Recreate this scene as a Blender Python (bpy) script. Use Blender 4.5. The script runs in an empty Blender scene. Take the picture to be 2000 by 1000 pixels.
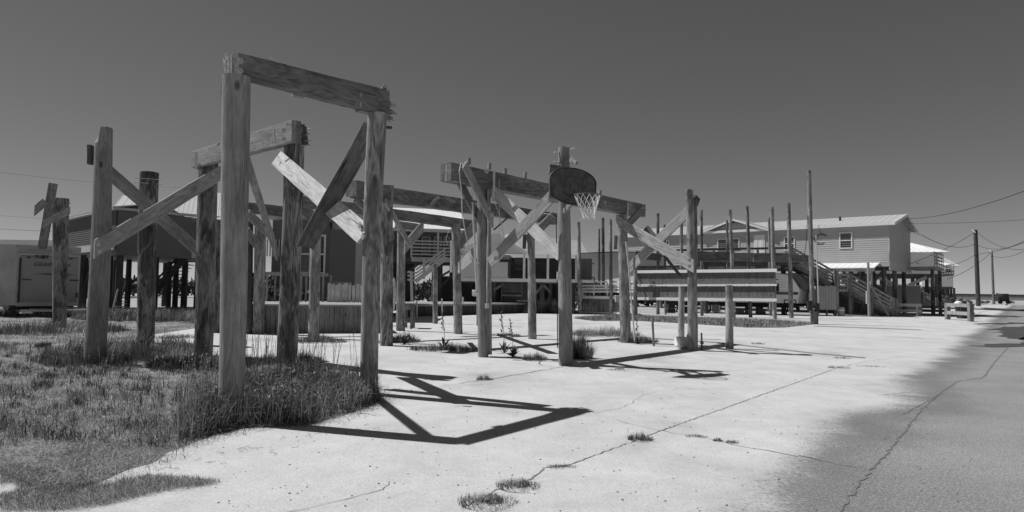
import bpy, math, random
import numpy as np
from mathutils import Vector, Matrix, noise as mnoise

S = bpy.context.scene
COL = S.collection
rad = math.radians

# ------------------------------------------------------------------ camera
FPX, PITCH, ROLL, CAMH = 1255.0, rad(2.97), rad(0.863), 1.404
fw = Vector((0, math.cos(PITCH), math.sin(PITCH)))
up0 = Vector((0, -math.sin(PITCH), math.cos(PITCH)))
rt0 = Vector((1, 0, 0))
rt = math.cos(ROLL)*rt0 + math.sin(ROLL)*up0
up = -math.sin(ROLL)*rt0 + math.cos(ROLL)*up0
CP = Vector((0, 0, CAMH))
cam = bpy.data.cameras.new('camera')
co = bpy.data.objects.new('camera', cam); COL.objects.link(co)
M = Matrix((rt, up, -fw)).transposed().to_4x4(); M.translation = CP
co.matrix_world = M
cam.sensor_width = 36; cam.lens = 36*FPX/2000; cam.clip_start = .05; cam.clip_end = 20000
S.camera = co

# ------------------------------------------------------------------ light
SUN_AZ, SUN_EL = rad(-76.0), rad(55.8)       # azimuth from +Y towards +X
w = bpy.data.worlds.new('World'); S.world = w; w.use_nodes = True
nt = w.node_tree; nt.nodes.clear()
sky = nt.nodes.new('ShaderNodeTexSky'); sky.sky_type = 'NISHITA'; sky.sun_disc = False
sky.sun_elevation = SUN_EL; sky.sun_rotation = SUN_AZ; sky.altitude = 0; sky.air_density = 0.75; sky.dust_density = 0.0; sky.ozone_density = 1.0
sep = nt.nodes.new('ShaderNodeSeparateColor')          # black and white film behind a red filter sees the sky's red light
bg = nt.nodes.new('ShaderNodeBackground'); bg.inputs[1].default_value = 0.075
wo = nt.nodes.new('ShaderNodeOutputWorld')
nt.links.new(sky.outputs[0], sep.inputs[0]); pw_ = nt.nodes.new('ShaderNodeMath'); pw_.operation = 'POWER'; pw_.inputs[1].default_value = 0.82     # the film's soft shoulder on the sky
ml_ = nt.nodes.new('ShaderNodeMath'); ml_.operation = 'MULTIPLY'; ml_.inputs[1].default_value = 1.08
nt.links.new(sep.outputs[0], pw_.inputs[0]); nt.links.new(pw_.outputs[0], ml_.inputs[0]); nt.links.new(ml_.outputs[0], bg.inputs[0]); nt.links.new(bg.outputs[0], wo.inputs[0])
sl = bpy.data.lights.new('sun', 'SUN'); sl.energy = 4.6; sl.angle = rad(.53); sl.color = (1, 1, 1)
so = bpy.data.objects.new('sun', sl); COL.objects.link(so)
sd = Vector((math.sin(SUN_AZ)*math.cos(SUN_EL), math.cos(SUN_AZ)*math.cos(SUN_EL), math.sin(SUN_EL)))
so.rotation_euler = sd.to_track_quat('Z', 'Y').to_euler()
vs = S.view_settings; vs.view_transform = 'Standard'; vs.look = 'None'; vs.gamma = 1; vs.exposure = 0.0; vs.use_curve_mapping = False

# ------------------------------------------------------------------ pixel helpers (photo pixels of 2000 x 1000 -> points of the place)
def ray(px, py): return fw + rt*((px-1000)/FPX) + up*((500-py)/FPX)
def at(px, py, Y):
    d = ray(px, py); return CP + d*(Y/d.y)
def G(px, py, z=0.0):
    d = ray(px, py); return CP + d*((z-CAMH)/d.z)
rnd = random.Random(7)

# ------------------------------------------------------------------ materials (all grey: the photograph is black and white)
def nodes(name):
    m = bpy.data.materials.new(name); m.use_nodes = True
    t = m.node_tree; b = t.nodes['Principled BSDF']; return m, t, b
def N(t, ty, **k):
    n = t.nodes.new(ty)
    for a, v in k.items():
        if a.startswith('i_'):
            key = a[2:]; key = int(key) if key.isdigit() else key
            n.inputs[key].default_value = v
        else: setattr(n, a, v)
    return n
def mapping(t, scale, space='Object'):
    tc = N(t, 'ShaderNodeTexCoord'); mp = N(t, 'ShaderNodeMapping'); mp.inputs['Scale'].default_value = scale
    oi = N(t, 'ShaderNodeObjectInfo'); va = N(t, 'ShaderNodeVectorMath', operation='ADD')
    cx = N(t, 'ShaderNodeMath', operation='MULTIPLY'); cx.inputs[1].default_value = 37.0
    t.links.new(oi.outputs['Random'], cx.inputs[0])
    t.links.new(tc.outputs[space], mp.inputs[0]); t.links.new(mp.outputs[0], va.inputs[0]); t.links.new(cx.outputs[0], va.inputs[1])
    return va.outputs[0]
def noise(t, vec, scale, detail=4, rough=.55, dist=0):
    n = N(t, 'ShaderNodeTexNoise'); n.inputs['Scale'].default_value = scale; n.inputs['Detail'].default_value = detail
    n.inputs['Roughness'].default_value = rough; n.inputs['Distortion'].default_value = dist
    if vec is not None: t.links.new(vec, n.inputs['Vector'])
    return n.outputs['Fac']
def ramp(t, fac, stops):
    r = N(t, 'ShaderNodeValToRGB'); e = r.color_ramp.elements
    while len(e) < len(stops): e.new(.5)
    for i, (p, v) in enumerate(stops): e[i].position = p; e[i].color = (v, v, v, 1)
    t.links.new(fac, r.inputs[0]); return r.outputs[0]
def math_(t, op, a, b=None, clamp=False):
    n = N(t, 'ShaderNodeMath', operation=op); n.use_clamp = clamp
    for i, v in enumerate((a, b)):
        if v is None: continue
        if isinstance(v, (int, float)): n.inputs[i].default_value = v
        else: t.links.new(v, n.inputs[i])
    return n.outputs[0]
def madd(t, a, b, c): return math_(t, 'ADD', math_(t, 'MULTIPLY', a, b), c)
def mixv(t, f, a, b):      # value mix
    n = N(t, 'ShaderNodeMix'); n.data_type = 'FLOAT'
    for i, v in ((0, f), (2, a), (3, b)):
        if isinstance(v, (int, float)): n.inputs[i].default_value = v
        else: t.links.new(v, n.inputs[i])
    return n.outputs[0]
def bump(t, b, h, strength, dist):
    n = N(t, 'ShaderNodeBump'); n.inputs['Strength'].default_value = strength; n.inputs['Distance'].default_value = dist
    t.links.new(h, n.inputs['Height']); t.links.new(n.outputs[0], b.inputs['Normal'])

def wood(name, lo, hi, stain=0.0, rough=.85, fig=1.0):
    m, t, b = nodes(name)
    v = mapping(t, (1, 1, 1)); vs_ = mapping(t, (1, 1, .045)); vl = mapping(t, (1, 1, .16))
    fine = noise(t, vs_, 95, 5, .6)
    fig_ = noise(t, vl, 5.0, 3, .5, 1.2)
    rings = math_(t, 'SINE', math_(t, 'MULTIPLY', fig_, 38.0))
    rings = madd(t, rings, .5, .5)
    blot = noise(t, mapping(t, (1, 1, .5)), 2.6, 5, .6)
    a = math_(t, 'ADD', math_(t, 'MULTIPLY', fine, .55), math_(t, 'MULTIPLY', rings, .16*fig))
    a = math_(t, 'ADD', a, math_(t, 'MULTIPLY', blot, .55))
    mid = noise(t, mapping(t, (1, 1, .22)), 17, 4, .7, .8)
    a = math_(t, 'ADD', a, math_(t, 'MULTIPLY', math_(t, 'SUBTRACT', mid, .5), .55))
    col = ramp(t, a, [(.38, lo), (.86, hi)])
    crk = ramp(t, noise(t, mapping(t, (1, 1, .03)), 42, 2, .5, .3), [(.27, 0.2), (.31, 1)])
    knots = N(t, 'ShaderNodeTexVoronoi'); knots.inputs['Scale'].default_value = 2.6
    t.links.new(mapping(t, (1, 1, .55)), knots.inputs['Vector'])
    kn = ramp(t, knots.outputs['Distance'], [(.055, .35), (.11, 1)])
    c = math_(t, 'MULTIPLY', math_(t, 'MULTIPLY', col, crk), kn)
    oi = N(t, 'ShaderNodeObjectInfo')
    c = math_(t, 'MULTIPLY', c, mixv(t, oi.outputs['Random'], .82, 1.12))
    if stain:
        st = ramp(t, noise(t, mapping(t, (1, 1, .35)), 3.4, 6, .62, .6), [(.47, 0), (.55, 1)])
        c = math_(t, 'MULTIPLY', c, mixv(t, st, 1.0, 1-stain))
    cr = N(t, 'ShaderNodeCombineColor')
    for i in range(3): t.links.new(c, cr.inputs[i])
    t.links.new(cr.outputs[0], b.inputs['Base Color']); b.inputs['Roughness'].default_value = rough
    b.inputs['Specular IOR Level'].default_value = .25
    h = math_(t, 'ADD', math_(t, 'MULTIPLY', fine, .6), crk)
    bump(t, b, h, .55, .006)
    return m
def plain(name, v, rough=.7, var=.12, scale=3, bmp=0, metal=0, spec=.4):
    m, t, b = nodes(name)
    f = noise(t, mapping(t, (1, 1, 1)), scale, 6, .65)
    c = ramp(t, f, [(.3, v*(1-var)), (.7, v*(1+var))])
    t.links.new(c, b.inputs['Base Color']); b.inputs['Roughness'].default_value = rough; b.inputs['Metallic'].default_value = metal
    b.inputs['Specular IOR Level'].default_value = spec
    if bmp: bump(t, b, noise(t, mapping(t, (1, 1, 1)), scale*8, 5), .5, bmp)
    return m

M_POLE = wood('pole_wood', .085, .42, .35, fig=1.5)
M_POLEP = wood('pole_wood_pale', .17, .42, .15, fig=.7)
M_POLED = wood('pole_wood_stained', .07, .32, .6, fig=1.6)
M_BOARD = wood('sawn_wood', .15, .42, .0, fig=.9)
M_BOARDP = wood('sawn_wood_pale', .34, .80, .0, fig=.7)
M_BEAM = wood('beam_wood', .09, .31, .25, fig=1)
M_DARKW = wood('dark_wood', .05, .14, .2)
M_SPLIT = plain('split_wood', .62, .8, .3, 30)
M_DECKW = wood('deck_wood', .22, .42, 0)
M_SHAD = wood('dark_and_shade_wood', .035, .10, .2)  # near-black wood, also used to paint the shade under the walkway
M_RAILW = plain('painted_rail', .82, .6, .1, 8)
M_RUST = plain('rusty_metal', .10, .7, .5, 40)
M_STEEL = plain('galvanised_steel', .45, .45, .2, 20, metal=.3)
M_PVC = plain('conduit_plastic', .55, .5, .1, 5)
M_CORD = plain('cord', .6, .7, .1, 9)
M_SIDING = plain('vinyl_siding', .43, .55, .07, .8)
M_SIDINGW = plain('white_siding', .66, .5, .05, .8)
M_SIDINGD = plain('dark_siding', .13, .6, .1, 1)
M_SIDINGK = plain('shaded_siding', .085, .7, .1, 1)  # siding darkened to put the wall's shade into its colour
M_TRIM = plain('white_trim', .74, .5, .06, 2)
M_ROOF = plain('pale_metal_roof', .44, .5, .08, .6, metal=.0, spec=.6)
M_ROOFW = plain('white_metal_roof', .80, .35, .05, .5, spec=.6)
M_ROOFG = plain('grey_roof', .28, .7, .12, 2)
M_GLASS = plain('window_glass', .045, .06, .3, .7, spec=.8)
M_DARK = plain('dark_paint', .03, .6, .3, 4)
M_BLACK = plain('rubber', .018, .8, .3, 8)
M_SHED = plain('plywood_board', .30, .8, .1, 3)
M_PANEL = plain('grey_panel', .115, .8, .05, 1.5)
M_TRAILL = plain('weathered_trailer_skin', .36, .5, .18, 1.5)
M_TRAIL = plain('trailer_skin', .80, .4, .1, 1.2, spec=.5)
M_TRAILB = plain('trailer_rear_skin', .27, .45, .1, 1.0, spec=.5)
M_DECAL = plain('decal_dark', .06, .5, .1, 3)
M_DECALG = plain('decal_grey', .20, .5, .1, 3)
M_FENCE = wood('fence_boards', .10, .22, 0)
M_SKIRT = wood('skirt_boards', .12, .27, .15)
M_BINBAG = plain('white_plastic_bag', .8, .3, .1, 9, bmp=.01)
M_CLOTH = plain('pale_sack', .62, .7, .2, 9, bmp=.01)
M_ROCK = plain('rock', .13, .9, .4, 1.5, bmp=.03)
M_BARK = plain('bark', .12, .9, .3, 14, bmp=.01)

# concrete lot with the asphalt road's ragged edge
E0 = G(1500, 1000); E1 = G(1900, 662)
ed = (E1-E0); ed.z = 0; ed.normalize(); en = Vector((ed.y, -ed.x, 0))       # towards the road
def paved():
    m, t, b = nodes('concrete_and_asphalt')
    g = N(t, 'ShaderNodeNewGeometry'); P = g.outputs['Position']
    d = N(t, 'ShaderNodeVectorMath', operation='DOT_PRODUCT'); t.links.new(P, d.inputs[0]); d.inputs[1].default_value = en
    dist = math_(t, 'SUBTRACT', d.outputs['Value'], E0.dot(en))
    big = noise(t, P, .42, 5, .6, .4); med = noise(t, P, 2.2, 5, .7); fin = noise(t, P, 26, 4, .75); spk = noise(t, P, 120, 2, .8)
    k = math_(t, 'ADD', dist, math_(t, 'MULTIPLY', math_(t, 'SUBTRACT', big, .5), 1.7))
    k = math_(t, 'ADD', k, math_(t, 'MULTIPLY', math_(t, 'SUBTRACT', med, .5), .6))
    k = math_(t, 'ADD', k, math_(t, 'MULTIPLY', math_(t, 'SUBTRACT', fin, .5), 1.1))
    mask = ramp(t, madd(t, k, .5, .5), [(.26, 0), (.42, .5), (.54, .9), (.68, 1)])
    stain = ramp(t, noise(t, P, .55, 7, .66, .5), [(.30, .74), (.44, .93), (.62, 1.05)])
    pit = math_(t, 'MULTIPLY', ramp(t, spk, [(.30, .55), (.46, 1)]), ramp(t, med, [(.3, .90), (.6, 1.03)]))
    sp2 = math_(t, 'MULTIPLY', ramp(t, noise(t, P, 55, 3, .8), [(.28, .74), (.5, 1.0), (.75, 1.12)]), ramp(t, fin, [(.3, .90), (.7, 1.07)]))
    con = math_(t, 'MULTIPLY', math_(t, 'MULTIPLY', stain, .56), math_(t, 'MULTIPLY', pit, sp2))
    # brushed streaks and faint tyre scrubs
    mp = N(t, 'ShaderNodeMapping'); mp.inputs['Rotation'].default_value = (0, 0, rad(52)); mp.inputs['Scale'].default_value = (1, .04, 1)
    t.links.new(P, mp.inputs[0])
    strk = ramp(t, noise(t, mp.outputs[0], 9, 4, .6), [(.35, .975), (.65, 1.015)])
    con = math_(t, 'MULTIPLY', con, strk)
    agg = math_(t, 'MULTIPLY', ramp(t, noise(t, P, 62, 3, .95), [(.32, .35), (.5, 1.0), (.66, 2.0)]), ramp(t, noise(t, P, 17, 4, .8), [(.3, .85), (.7, 1.15)]))
    asp = math_(t, 'MULTIPLY', math_(t, 'MULTIPLY', ramp(t, noise(t, P, .8, 6, .6), [(.3, .195), (.7, .26)]), agg), 1.0)
    c = mixv(t, mask, con, asp)
    tar = ramp(t, madd(t, k, .5, .5), [(.34, 1), (.50, .66), (.60, .70), (.82, 1)])        # tarry, dirty shoulder of the road
    c = math_(t, 'MULTIPLY', c, tar)
    vp = N(t, 'ShaderNodeTexVoronoi'); vp.inputs['Scale'].default_value = 24; t.links.new(P, vp.inputs['Vector'])
    c = math_(t, 'MULTIPLY', c, ramp(t, vp.outputs['Distance'], [(.07, .55), (.16, 1)]))
    cr = N(t, 'ShaderNodeCombineColor')
    for i in range(3): t.links.new(c, cr.inputs[i])
    t.links.new(cr.outputs[0], b.inputs['Base Color']); b.inputs['Roughness'].default_value = .92; b.inputs['Specular IOR Level'].default_value = .2
    h = math_(t, 'ADD', fin, math_(t, 'MULTIPLY', spk, .6)); bump(t, b, h, .35, .008)
    return m
M_PAVED = paved()
def island(name, stops, rough=.8, patch=0):
    m, t, b = nodes(name)
    g = N(t, 'ShaderNodeNewGeometry'); c = ramp(t, g.outputs['Random Per Island'], stops)
    if patch: c = math_(t, 'MULTIPLY', c, ramp(t, noise(t, g.outputs['Position'], 1.6, 5, .7, .5), [(.34, 1-patch), (.66, 1+patch)]))
    t.links.new(c, b.inputs['Base Color']); b.inputs['Roughness'].default_value = rough; b.inputs['Specular IOR Level'].default_value = .2
    return m
M_GRASS = island('lawn_blades', [(0, .07), (.45, .19), (.75, .36), (1, .6)], patch=.62)
M_WEED = island('weed_blades', [(0, .035), (.5, .10), (.8, .22), (1, .45)], patch=.4)
M_WEED2 = island('weed_small_leaves', [(0, .04), (.5, .10), (.8, .2), (1, .45)])
M_STRAW = island('dry_straw', [(0, .16), (.5, .32), (1, .6)])
M_LEAF = island('weed_leaves', [(0, .04), (1, .12)])
M_BUSH = island('bush_leaves', [(0, .03), (.6, .09), (1, .16)])
def soil():
    m, t, b = nodes('lawn_soil')
    g = N(t, 'ShaderNodeNewGeometry'); P = g.outputs['Position']
    a = noise(t, P, 1.1, 7, .7, .6); f = noise(t, P, 38, 4, .8)
    c = math_(t, 'MULTIPLY', ramp(t, a, [(.32, .12), (.50, .24), (.66, .38)]), ramp(t, f, [(.35, .35), (.65, 1.7)]))
    cr = N(t, 'ShaderNodeCombineColor')
    for i in range(3): t.links.new(c, cr.inputs[i])
    t.links.new(cr.outputs[0], b.inputs['Base Color']); b.inputs['Roughness'].default_value = 1; b.inputs['Specular IOR Level'].default_value = .1
    bump(t, b, f, .8, .03); return m
M_SOIL = soil()
M_CRACK = plain('crack_dirt', .21, .95, .5, 9)
M_DARKASPH = plain('dark_asphalt', .06, .5, .3, 2)  # dark grey for the flat sheets laid on the road
M_SEA = plain('sea_water', .10, .35, .2, .05)
M_FARLAND = plain('far_shore', .035, .9, .3, .05)
M_SANDY = plain('sandy_ground', .34, .95, .25, .6, bmp=.02)

# ------------------------------------------------------------------ mesh helpers
PM = {}
def finish(name, verts, faces, mat, parent=None, M=None, smooth=False, label=None, cat=None, group=None, kind=None):
    """verts are world points unless M (their own frame) is given"""
    me = bpy.data.meshes.new(name)
    if M is None:
        if parent is not None: L = PM[parent]
        else:
            vs3 = [Vector(v) for v in verts]
            c = sum(vs3, Vector())/max(1, len(vs3)); zmin = min(v.z for v in vs3)
            L = Matrix.Translation((c.x, c.y, zmin))
        Li = L.inverted(); verts = [Li @ Vector(v) for v in verts]; M = L
    me.from_pydata([tuple(v) for v in verts], [], faces); me.validate(); me.update()
    if mat is not None: me.materials.append(mat)
    if smooth:
        me.polygons.foreach_set('use_smooth', [True]*len(me.polygons)); me.set_sharp_from_angle(angle=rad(40))
    o = bpy.data.objects.new(name, me); COL.objects.link(o)
    if parent is not None:
        o.parent = parent; o.matrix_basis = PM[parent].inverted() @ M
    else: o.matrix_basis = M
    PM[o] = M.copy()
    tag(o, label, cat, group, kind); return o
def tag(o, label=None, cat=None, group=None, kind=None):
    if label: o['label'] = label
    if cat: o['category'] = cat
    if group: o['group'] = group
    if kind: o['kind'] = kind
    return o
def thing(name, label, cat, loc, group=None):
    o = bpy.data.objects.new(name, None); o.empty_display_size = .2; COL.objects.link(o)
    M = Matrix.Translation(Vector(loc)); o.matrix_basis = M; PM[o] = M
    return tag(o, label, cat, group)
class MB:
    def __init__(s, fr=None): s.v = []; s.f = []; s.fr = fr
    def P(s, p): return Vector(p) if s.fr is None else s.fr(p)
    def add(s, vs_, fs, raw=False):
        n = len(s.v); s.v += [Vector(v) if raw else s.P(v) for v in vs_]; s.f += [tuple(i+n for i in f) for f in fs]; return s
    def box(s, x0, x1, y0, y1, z0, z1):
        s.add([(x0,y0,z0),(x1,y0,z0),(x1,y1,z0),(x0,y1,z0),(x0,y0,z1),(x1,y0,z1),(x1,y1,z1),(x0,y1,z1)],
              [(0,3,2,1),(4,5,6,7),(0,1,5,4),(1,2,6,5),(2,3,7,6),(3,0,4,7)]); return s
    def quad(s, a, b, c, d): return s.add([a, b, c, d], [(0, 1, 2, 3)])
    def poly(s, pts): return s.add(pts, [tuple(range(len(pts)))])
    def prism(s, pts, off):
        n = len(pts); off = Vector(off)
        A = [s.P(p) for p in pts]; B = [s.P(Vector(p)+off) for p in pts]
        return s.add(A+B, [tuple(range(n))[::-1], tuple(range(n, 2*n))]+[(i, (i+1) % n, n+(i+1) % n, n+i) for i in range(n)], raw=True)
    def tube(s, a, b, r0, r1=None, n=8):
        a = s.P(a); b = s.P(b); r1 = r0 if r1 is None else r1
        ax = (b-a).normalized(); u = ax.orthogonal().normalized(); w_ = ax.cross(u)
        vs_ = []
        for c, r in ((a, r0), (b, r1)):
            for k in range(n):
                an = 2*math.pi*k/n; vs_.append(c+(u*math.cos(an)+w_*math.sin(an))*r)
        return s.add(vs_, [(k, (k+1) % n, n+(k+1) % n, n+k) for k in range(n)]+[tuple(range(n))[::-1], tuple(range(n, 2*n))], raw=True)
    def bar(s, a, b, wd, th):        # board: width in the vertical plane of a-b, thickness across
        a = s.P(a); b = s.P(b); ax = (b-a).normalized()
        z = Vector((0, 0, 1))
        if abs(ax.z) > .97: z = Vector((0, 1, 0)) if s.fr is None else (s.fr((0, 1, 0))-s.fr((0, 0, 0)))
        wv = (z-ax*z.dot(ax)).normalized(); tv = ax.cross(wv)
        vs_ = [c+wv*i*wd/2+tv*j*th/2 for c in (a, b) for i, j in ((-1,-1),(1,-1),(1,1),(-1,1))]
        return s.add(vs_, [(0,1,2,3),(7,6,5,4),(0,4,5,1),(1,5,6,2),(2,6,7,3),(3,7,4,0)], raw=True)
    def path(s, pts, r, n=5):
        pts = [s.P(p) for p in pts]; vs_ = []
        for i, p in enumerate(pts):
            ax = (pts[min(i+1, len(pts)-1)]-pts[max(i-1, 0)]).normalized()
            u = ax.cross(Vector((.31, .17, .93))).normalized(); w_ = ax.cross(u)
            for k in range(n):
                an = 2*math.pi*k/n; vs_.append(p+(u*math.cos(an)+w_*math.sin(an))*r)
        fs = [(i*n+k, i*n+(k+1) % n, (i+1)*n+(k+1) % n, (i+1)*n+k) for i in range(len(pts)-1) for k in range(n)]
        return s.add(vs_, fs+[tuple(range(n))[::-1], tuple(range(len(vs_)-n, len(vs_)))], raw=True)
    def build(s, name, mat, parent=None, **k): return finish(name, s.v, s.f, mat, parent, **k)
def Fr(o, ang, z=0):      # local frame at point o turned by ang degrees: x along, y away
    c, s_ = math.cos(rad(ang)), math.sin(rad(ang)); o = Vector((o[0], o[1], z))
    return lambda p: o+Vector((c*p[0]-s_*p[1], s_*p[0]+c*p[1], p[2]))

def pole(name, base, top, d0, d1, mat, parent=None, jag=0.0, n=18, seed=None, sink=.3, notch=None, bow=0, **k):
    """round pile from base to top in its own frame (z along the grain)"""
    R = random.Random(seed if seed is not None else rnd.random())
    ax = (top-base); L = ax.length; ax.normalize()
    zq = ax.to_track_quat('Z', 'Y').to_matrix().to_4x4(); zq.translation = base
    segs = max(6, int(L/.22)); vs_ = []; fs = []
    sd_ = R.random()*100
    for i in range(segs+1):
        f = i/segs; z = -sink+(L+sink)*f; r = (d0+(d1-d0)*f)/2
        bx = bow*math.sin(math.pi*f); by = .4*bow*math.sin(2*math.pi*f)
        for kx in range(n):
            an = 2*math.pi*kx/n
            nn = mnoise.noise(Vector((math.cos(an)*.9+sd_, math.sin(an)*.9, z*.9)))*.05+mnoise.noise(Vector((math.cos(an)*3, math.sin(an)*3+sd_, z*.6)))*.03
            rr = r*(1+nn); zz = z
            if i == segs and jag: zz -= R.random()*jag
            if notch and i >= segs-notch[2]:
                if math.cos(an-notch[0]) > notch[1]: zz = min(zz, L-notch[3]) if i == segs else min(z, L-notch[3])
            vs_.append((math.cos(an)*rr+bx, math.sin(an)*rr+by, zz))
    for i in range(segs):
        for kx in range(n): fs.append((i*n+kx, i*n+(kx+1) % n, (i+1)*n+(kx+1) % n, (i+1)*n+kx))
    fs.append(tuple(range(n))[::-1]); c = len(vs_)
    vs_.append((bx, by, L-jag*.6)); fs += [(segs*n+kx, segs*n+(kx+1) % n, c) for kx in range(n)]
    return finish(name, vs_, fs, mat, parent, M=zq, smooth=True, **k)
def board(name, a, b, wd, th, mat, parent=None, cut=(0, 0), w1=None, jag=(0, 0), wdir=None, seed=None, warp=.004, **k):
    """sawn board a->b in its own frame; width lies in the vertical plane of its axis"""
    R = random.Random(seed if seed is not None else rnd.random())
    ax = b-a; L = ax.length; ax.normalize()
    z = Vector(wdir) if wdir is not None else Vector((0, 0, 1))
    if wdir is None and abs(ax.z) > .96: z = Vector((1, 0, 0))
    wv = (z-ax*z.dot(ax)).normalized(); tv = ax.cross(wv)
    Mx = Matrix((wv, tv, ax)).transposed().to_4x4(); Mx.translation = a
    w1 = wd if w1 is None else w1
    sh = 0
    if abs(ax.z) < .96 and wdir is None:
        axh = Vector((ax.x, ax.y)); sh = -Vector((wv.x, wv.y)).dot(axh)/axh.dot(axh)
    n = max(2, int(L/.35)); ch = min(.006, th*.2); vs_ = []; fs = []
    for i in range(n+1):
        f = i/n; W = (wd+(w1-wd)*f)/2; T = th/2
        dx = R.uniform(-warp, warp); dy = R.uniform(-warp, warp)*.6
        prof = [(-W+ch,-T),(-W/3,-T),(W/3,-T),(W-ch,-T),(W,-T+ch),(W,T-ch),(W-ch,T),(W/3,T),(-W/3,T),(-W+ch,T),(-W,T-ch),(-W,-T+ch)]
        for x, y in prof:
            zz = L*f
            if i == 0 and cut[0]: zz += x*sh
            if i == n and cut[1]: zz += x*sh
            if i == 0 and jag[0]: zz += R.random()*jag[0]
            if i == n and jag[1]: zz -= R.random()*jag[1]
            vs_.append((x+dx, y+dy, zz))
    m = 12
    for i in range(n):
        for kx in range(m): fs.append((i*m+kx, i*m+(kx+1) % m, (i+1)*m+(kx+1) % m, (i+1)*m+kx))
    fs.append(tuple(range(m))[::-1]); fs.append(tuple(range(n*m, n*m+m)))
    return finish(name, vs_, fs, mat, parent, M=Mx, **k)
def pw(px, Y): return px*Y/FPX
def splinters(name, c, axis, spread, n, lmax, mat, parent, seed=1, **k):
    R = random.Random(seed); m = MB(); axis = Vector(axis).normalized()
    for _ in range(n):
        o = c+Vector([R.uniform(-1, 1)*q for q in spread])
        d = (axis+Vector([R.uniform(-.35, .35) for _ in range(3)])).normalized(); L = lmax*R.uniform(.3, 1)
        u = d.orthogonal().normalized()*R.uniform(.012, .035); v = d.cross(u).normalized()*R.uniform(.006, .016)
        m.add([o-u-v, o+u-v, o+u+v, o-u+v, o+d*L], [(0,1,2,3),(0,4,1),(1,4,2),(2,4,3),(3,4,0)])
    return m.build(name, mat, parent, **k)
def bolt(parent, c, d, L, r=.011, name='bolt'):
    d = Vector(d).normalized(); m = MB(); m.tube(c, c+d*L, r, n=6); m.tube(c+d*(L*.72), c+d*(L*.86), r*2.1, n=6)
    return m.build(name, M_STEEL, parent)
VIEW = Vector((0, -1, 0))

# ------------------------------------------------------------------ ground, road, sea
def sheet(name, pts, z, mat, kind='structure', **k):
    return finish(name, [(p[0], p[1], z) for p in pts], [tuple(range(len(pts)))], mat, kind=kind, **k)
def gz(px, py): p = G(px, py); return (p.x, p.y)
sheet('ground', [(-400, -60), (400, -60), (900, 260), (900, 262), (-900, 262), (-900, 0)], -.03, M_SANDY)
sheet('sea', [(-9000, 255), (9000, 255), (9000, 15000), (-9000, 15000)], -.35, M_SEA)
finish('far_shore', [(700, 1500, -.4), (3000, 1500, -.4), (3000, 1560, -.4), (700, 1560, -.4), (700, 1530, 4), (900, 1530, 7), (3000, 1530, 9)],
       [(0, 1, 6, 5, 4), (2, 3, 4, 5, 6), (3, 0, 4), (1, 2, 6)], M_FARLAND, kind='structure')
slab = [gz(0, 1000), (-3.2, -6), (40, -6), (70, 40), (80, 75), gz(1900, 606), gz(1640, 640), gz(1500, 640), gz(1120, 612), gz(700, 612), gz(470, 618), gz(200, 642)]
slab = [(-6, 1), (-6, -8), (60, -8), (90, 70), (90, 110), (55, 110), (26, 41), (3, 41), (-16, 39), (-20, 26), (-14, 15)]
sheet('paved_lot', slab, 0, M_PAVED)
# lawn: a gently uneven soil sheet lying on the lot
lawn_px = [(0, 1000), (0, 925), (100, 968), (190, 945), (250, 918), (300, 905), (330, 884), (362, 872), (420, 850), (470, 838), (600, 832), (690, 806), (738, 786), (738, 768),
           (700, 752), (655, 728), (600, 718), (520, 712), (430, 702), (330, 692), (300, 672), (298, 654), (385, 641), (385, 611), (200, 607), (0, 604)]
lawn = [gz(*p) for p in lawn_px[1:]]+[(-60, 60), (-60, -6), (-7, -6), (-3.0, 3.1)]
lawn = lawn[::-1]
def inpoly(x, y, P):
    c = np.zeros(np.shape(x), bool); j = len(P)-1
    for i in range(len(P)):
        xi, yi = P[i]; xj, yj = P[j]
        if yi != yj:
            c ^= ((yi > y) != (yj > y)) & (x < (xj-xi)*(y-yi)/(yj-yi)+xi)
        j = i
    return c
def edge_d(x, y, P):
    d = np.full(np.shape(x), 1e9); n = len(P)
    for i in range(n):
        ax, ay = P[i]; bx, by = P[(i+1) % n]; vx, vy = bx-ax, by-ay
        t_ = np.clip(((x-ax)*vx+(y-ay)*vy)/(vx*vx+vy*vy+1e-12), 0, 1)
        d = np.minimum(d, np.hypot(x-ax-t_*vx, y-ay-t_*vy))
    return d
def ground_z(x, y):        # height of the lawn
    d = edge_d(x, y, lawn)
    b = np.array([mnoise.noise(Vector((float(a)*1.3, float(c)*1.3, 3.1)))+.5*mnoise.noise(Vector((float(a)*3.7, float(c)*3.7, 1.1))) for a, c in zip(np.ravel(x), np.ravel(y))]).reshape(np.shape(x))
    return np.minimum(d*.12, .05)*(1.0+.8*b)
def lawn_sheet():
    ys = 2.6*np.power(62/2.6, np.linspace(0, 1, 190)); us = np.linspace(-1.08, -.16, 190)
    U, Y = np.meshgrid(us, ys); X = U*Y
    ins = inpoly(X, Y, lawn); dd = edge_d(X, Y, lawn); Z = np.where(ins, ground_z(X, Y), -np.minimum(.3*dd, .028)); ins = ins | (dd < .25)
    n = len(us); vs_ = np.stack([X, Y, Z], -1).reshape(-1, 3)
    fs = []
    for i in range(len(ys)-1):
        for j in range(n-1):
            q = (i*n+j, i*n+j+1, (i+1)*n+j+1, (i+1)*n+j)
            if ins[i, j] or ins[i, j+1] or ins[i+1, j] or ins[i+1, j+1]: fs.append(q)
    finish('lawn_soil', vs_.tolist(), fs, M_SOIL, M=Matrix(), smooth=False, kind='structure')
lawn_sheet()

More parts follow.
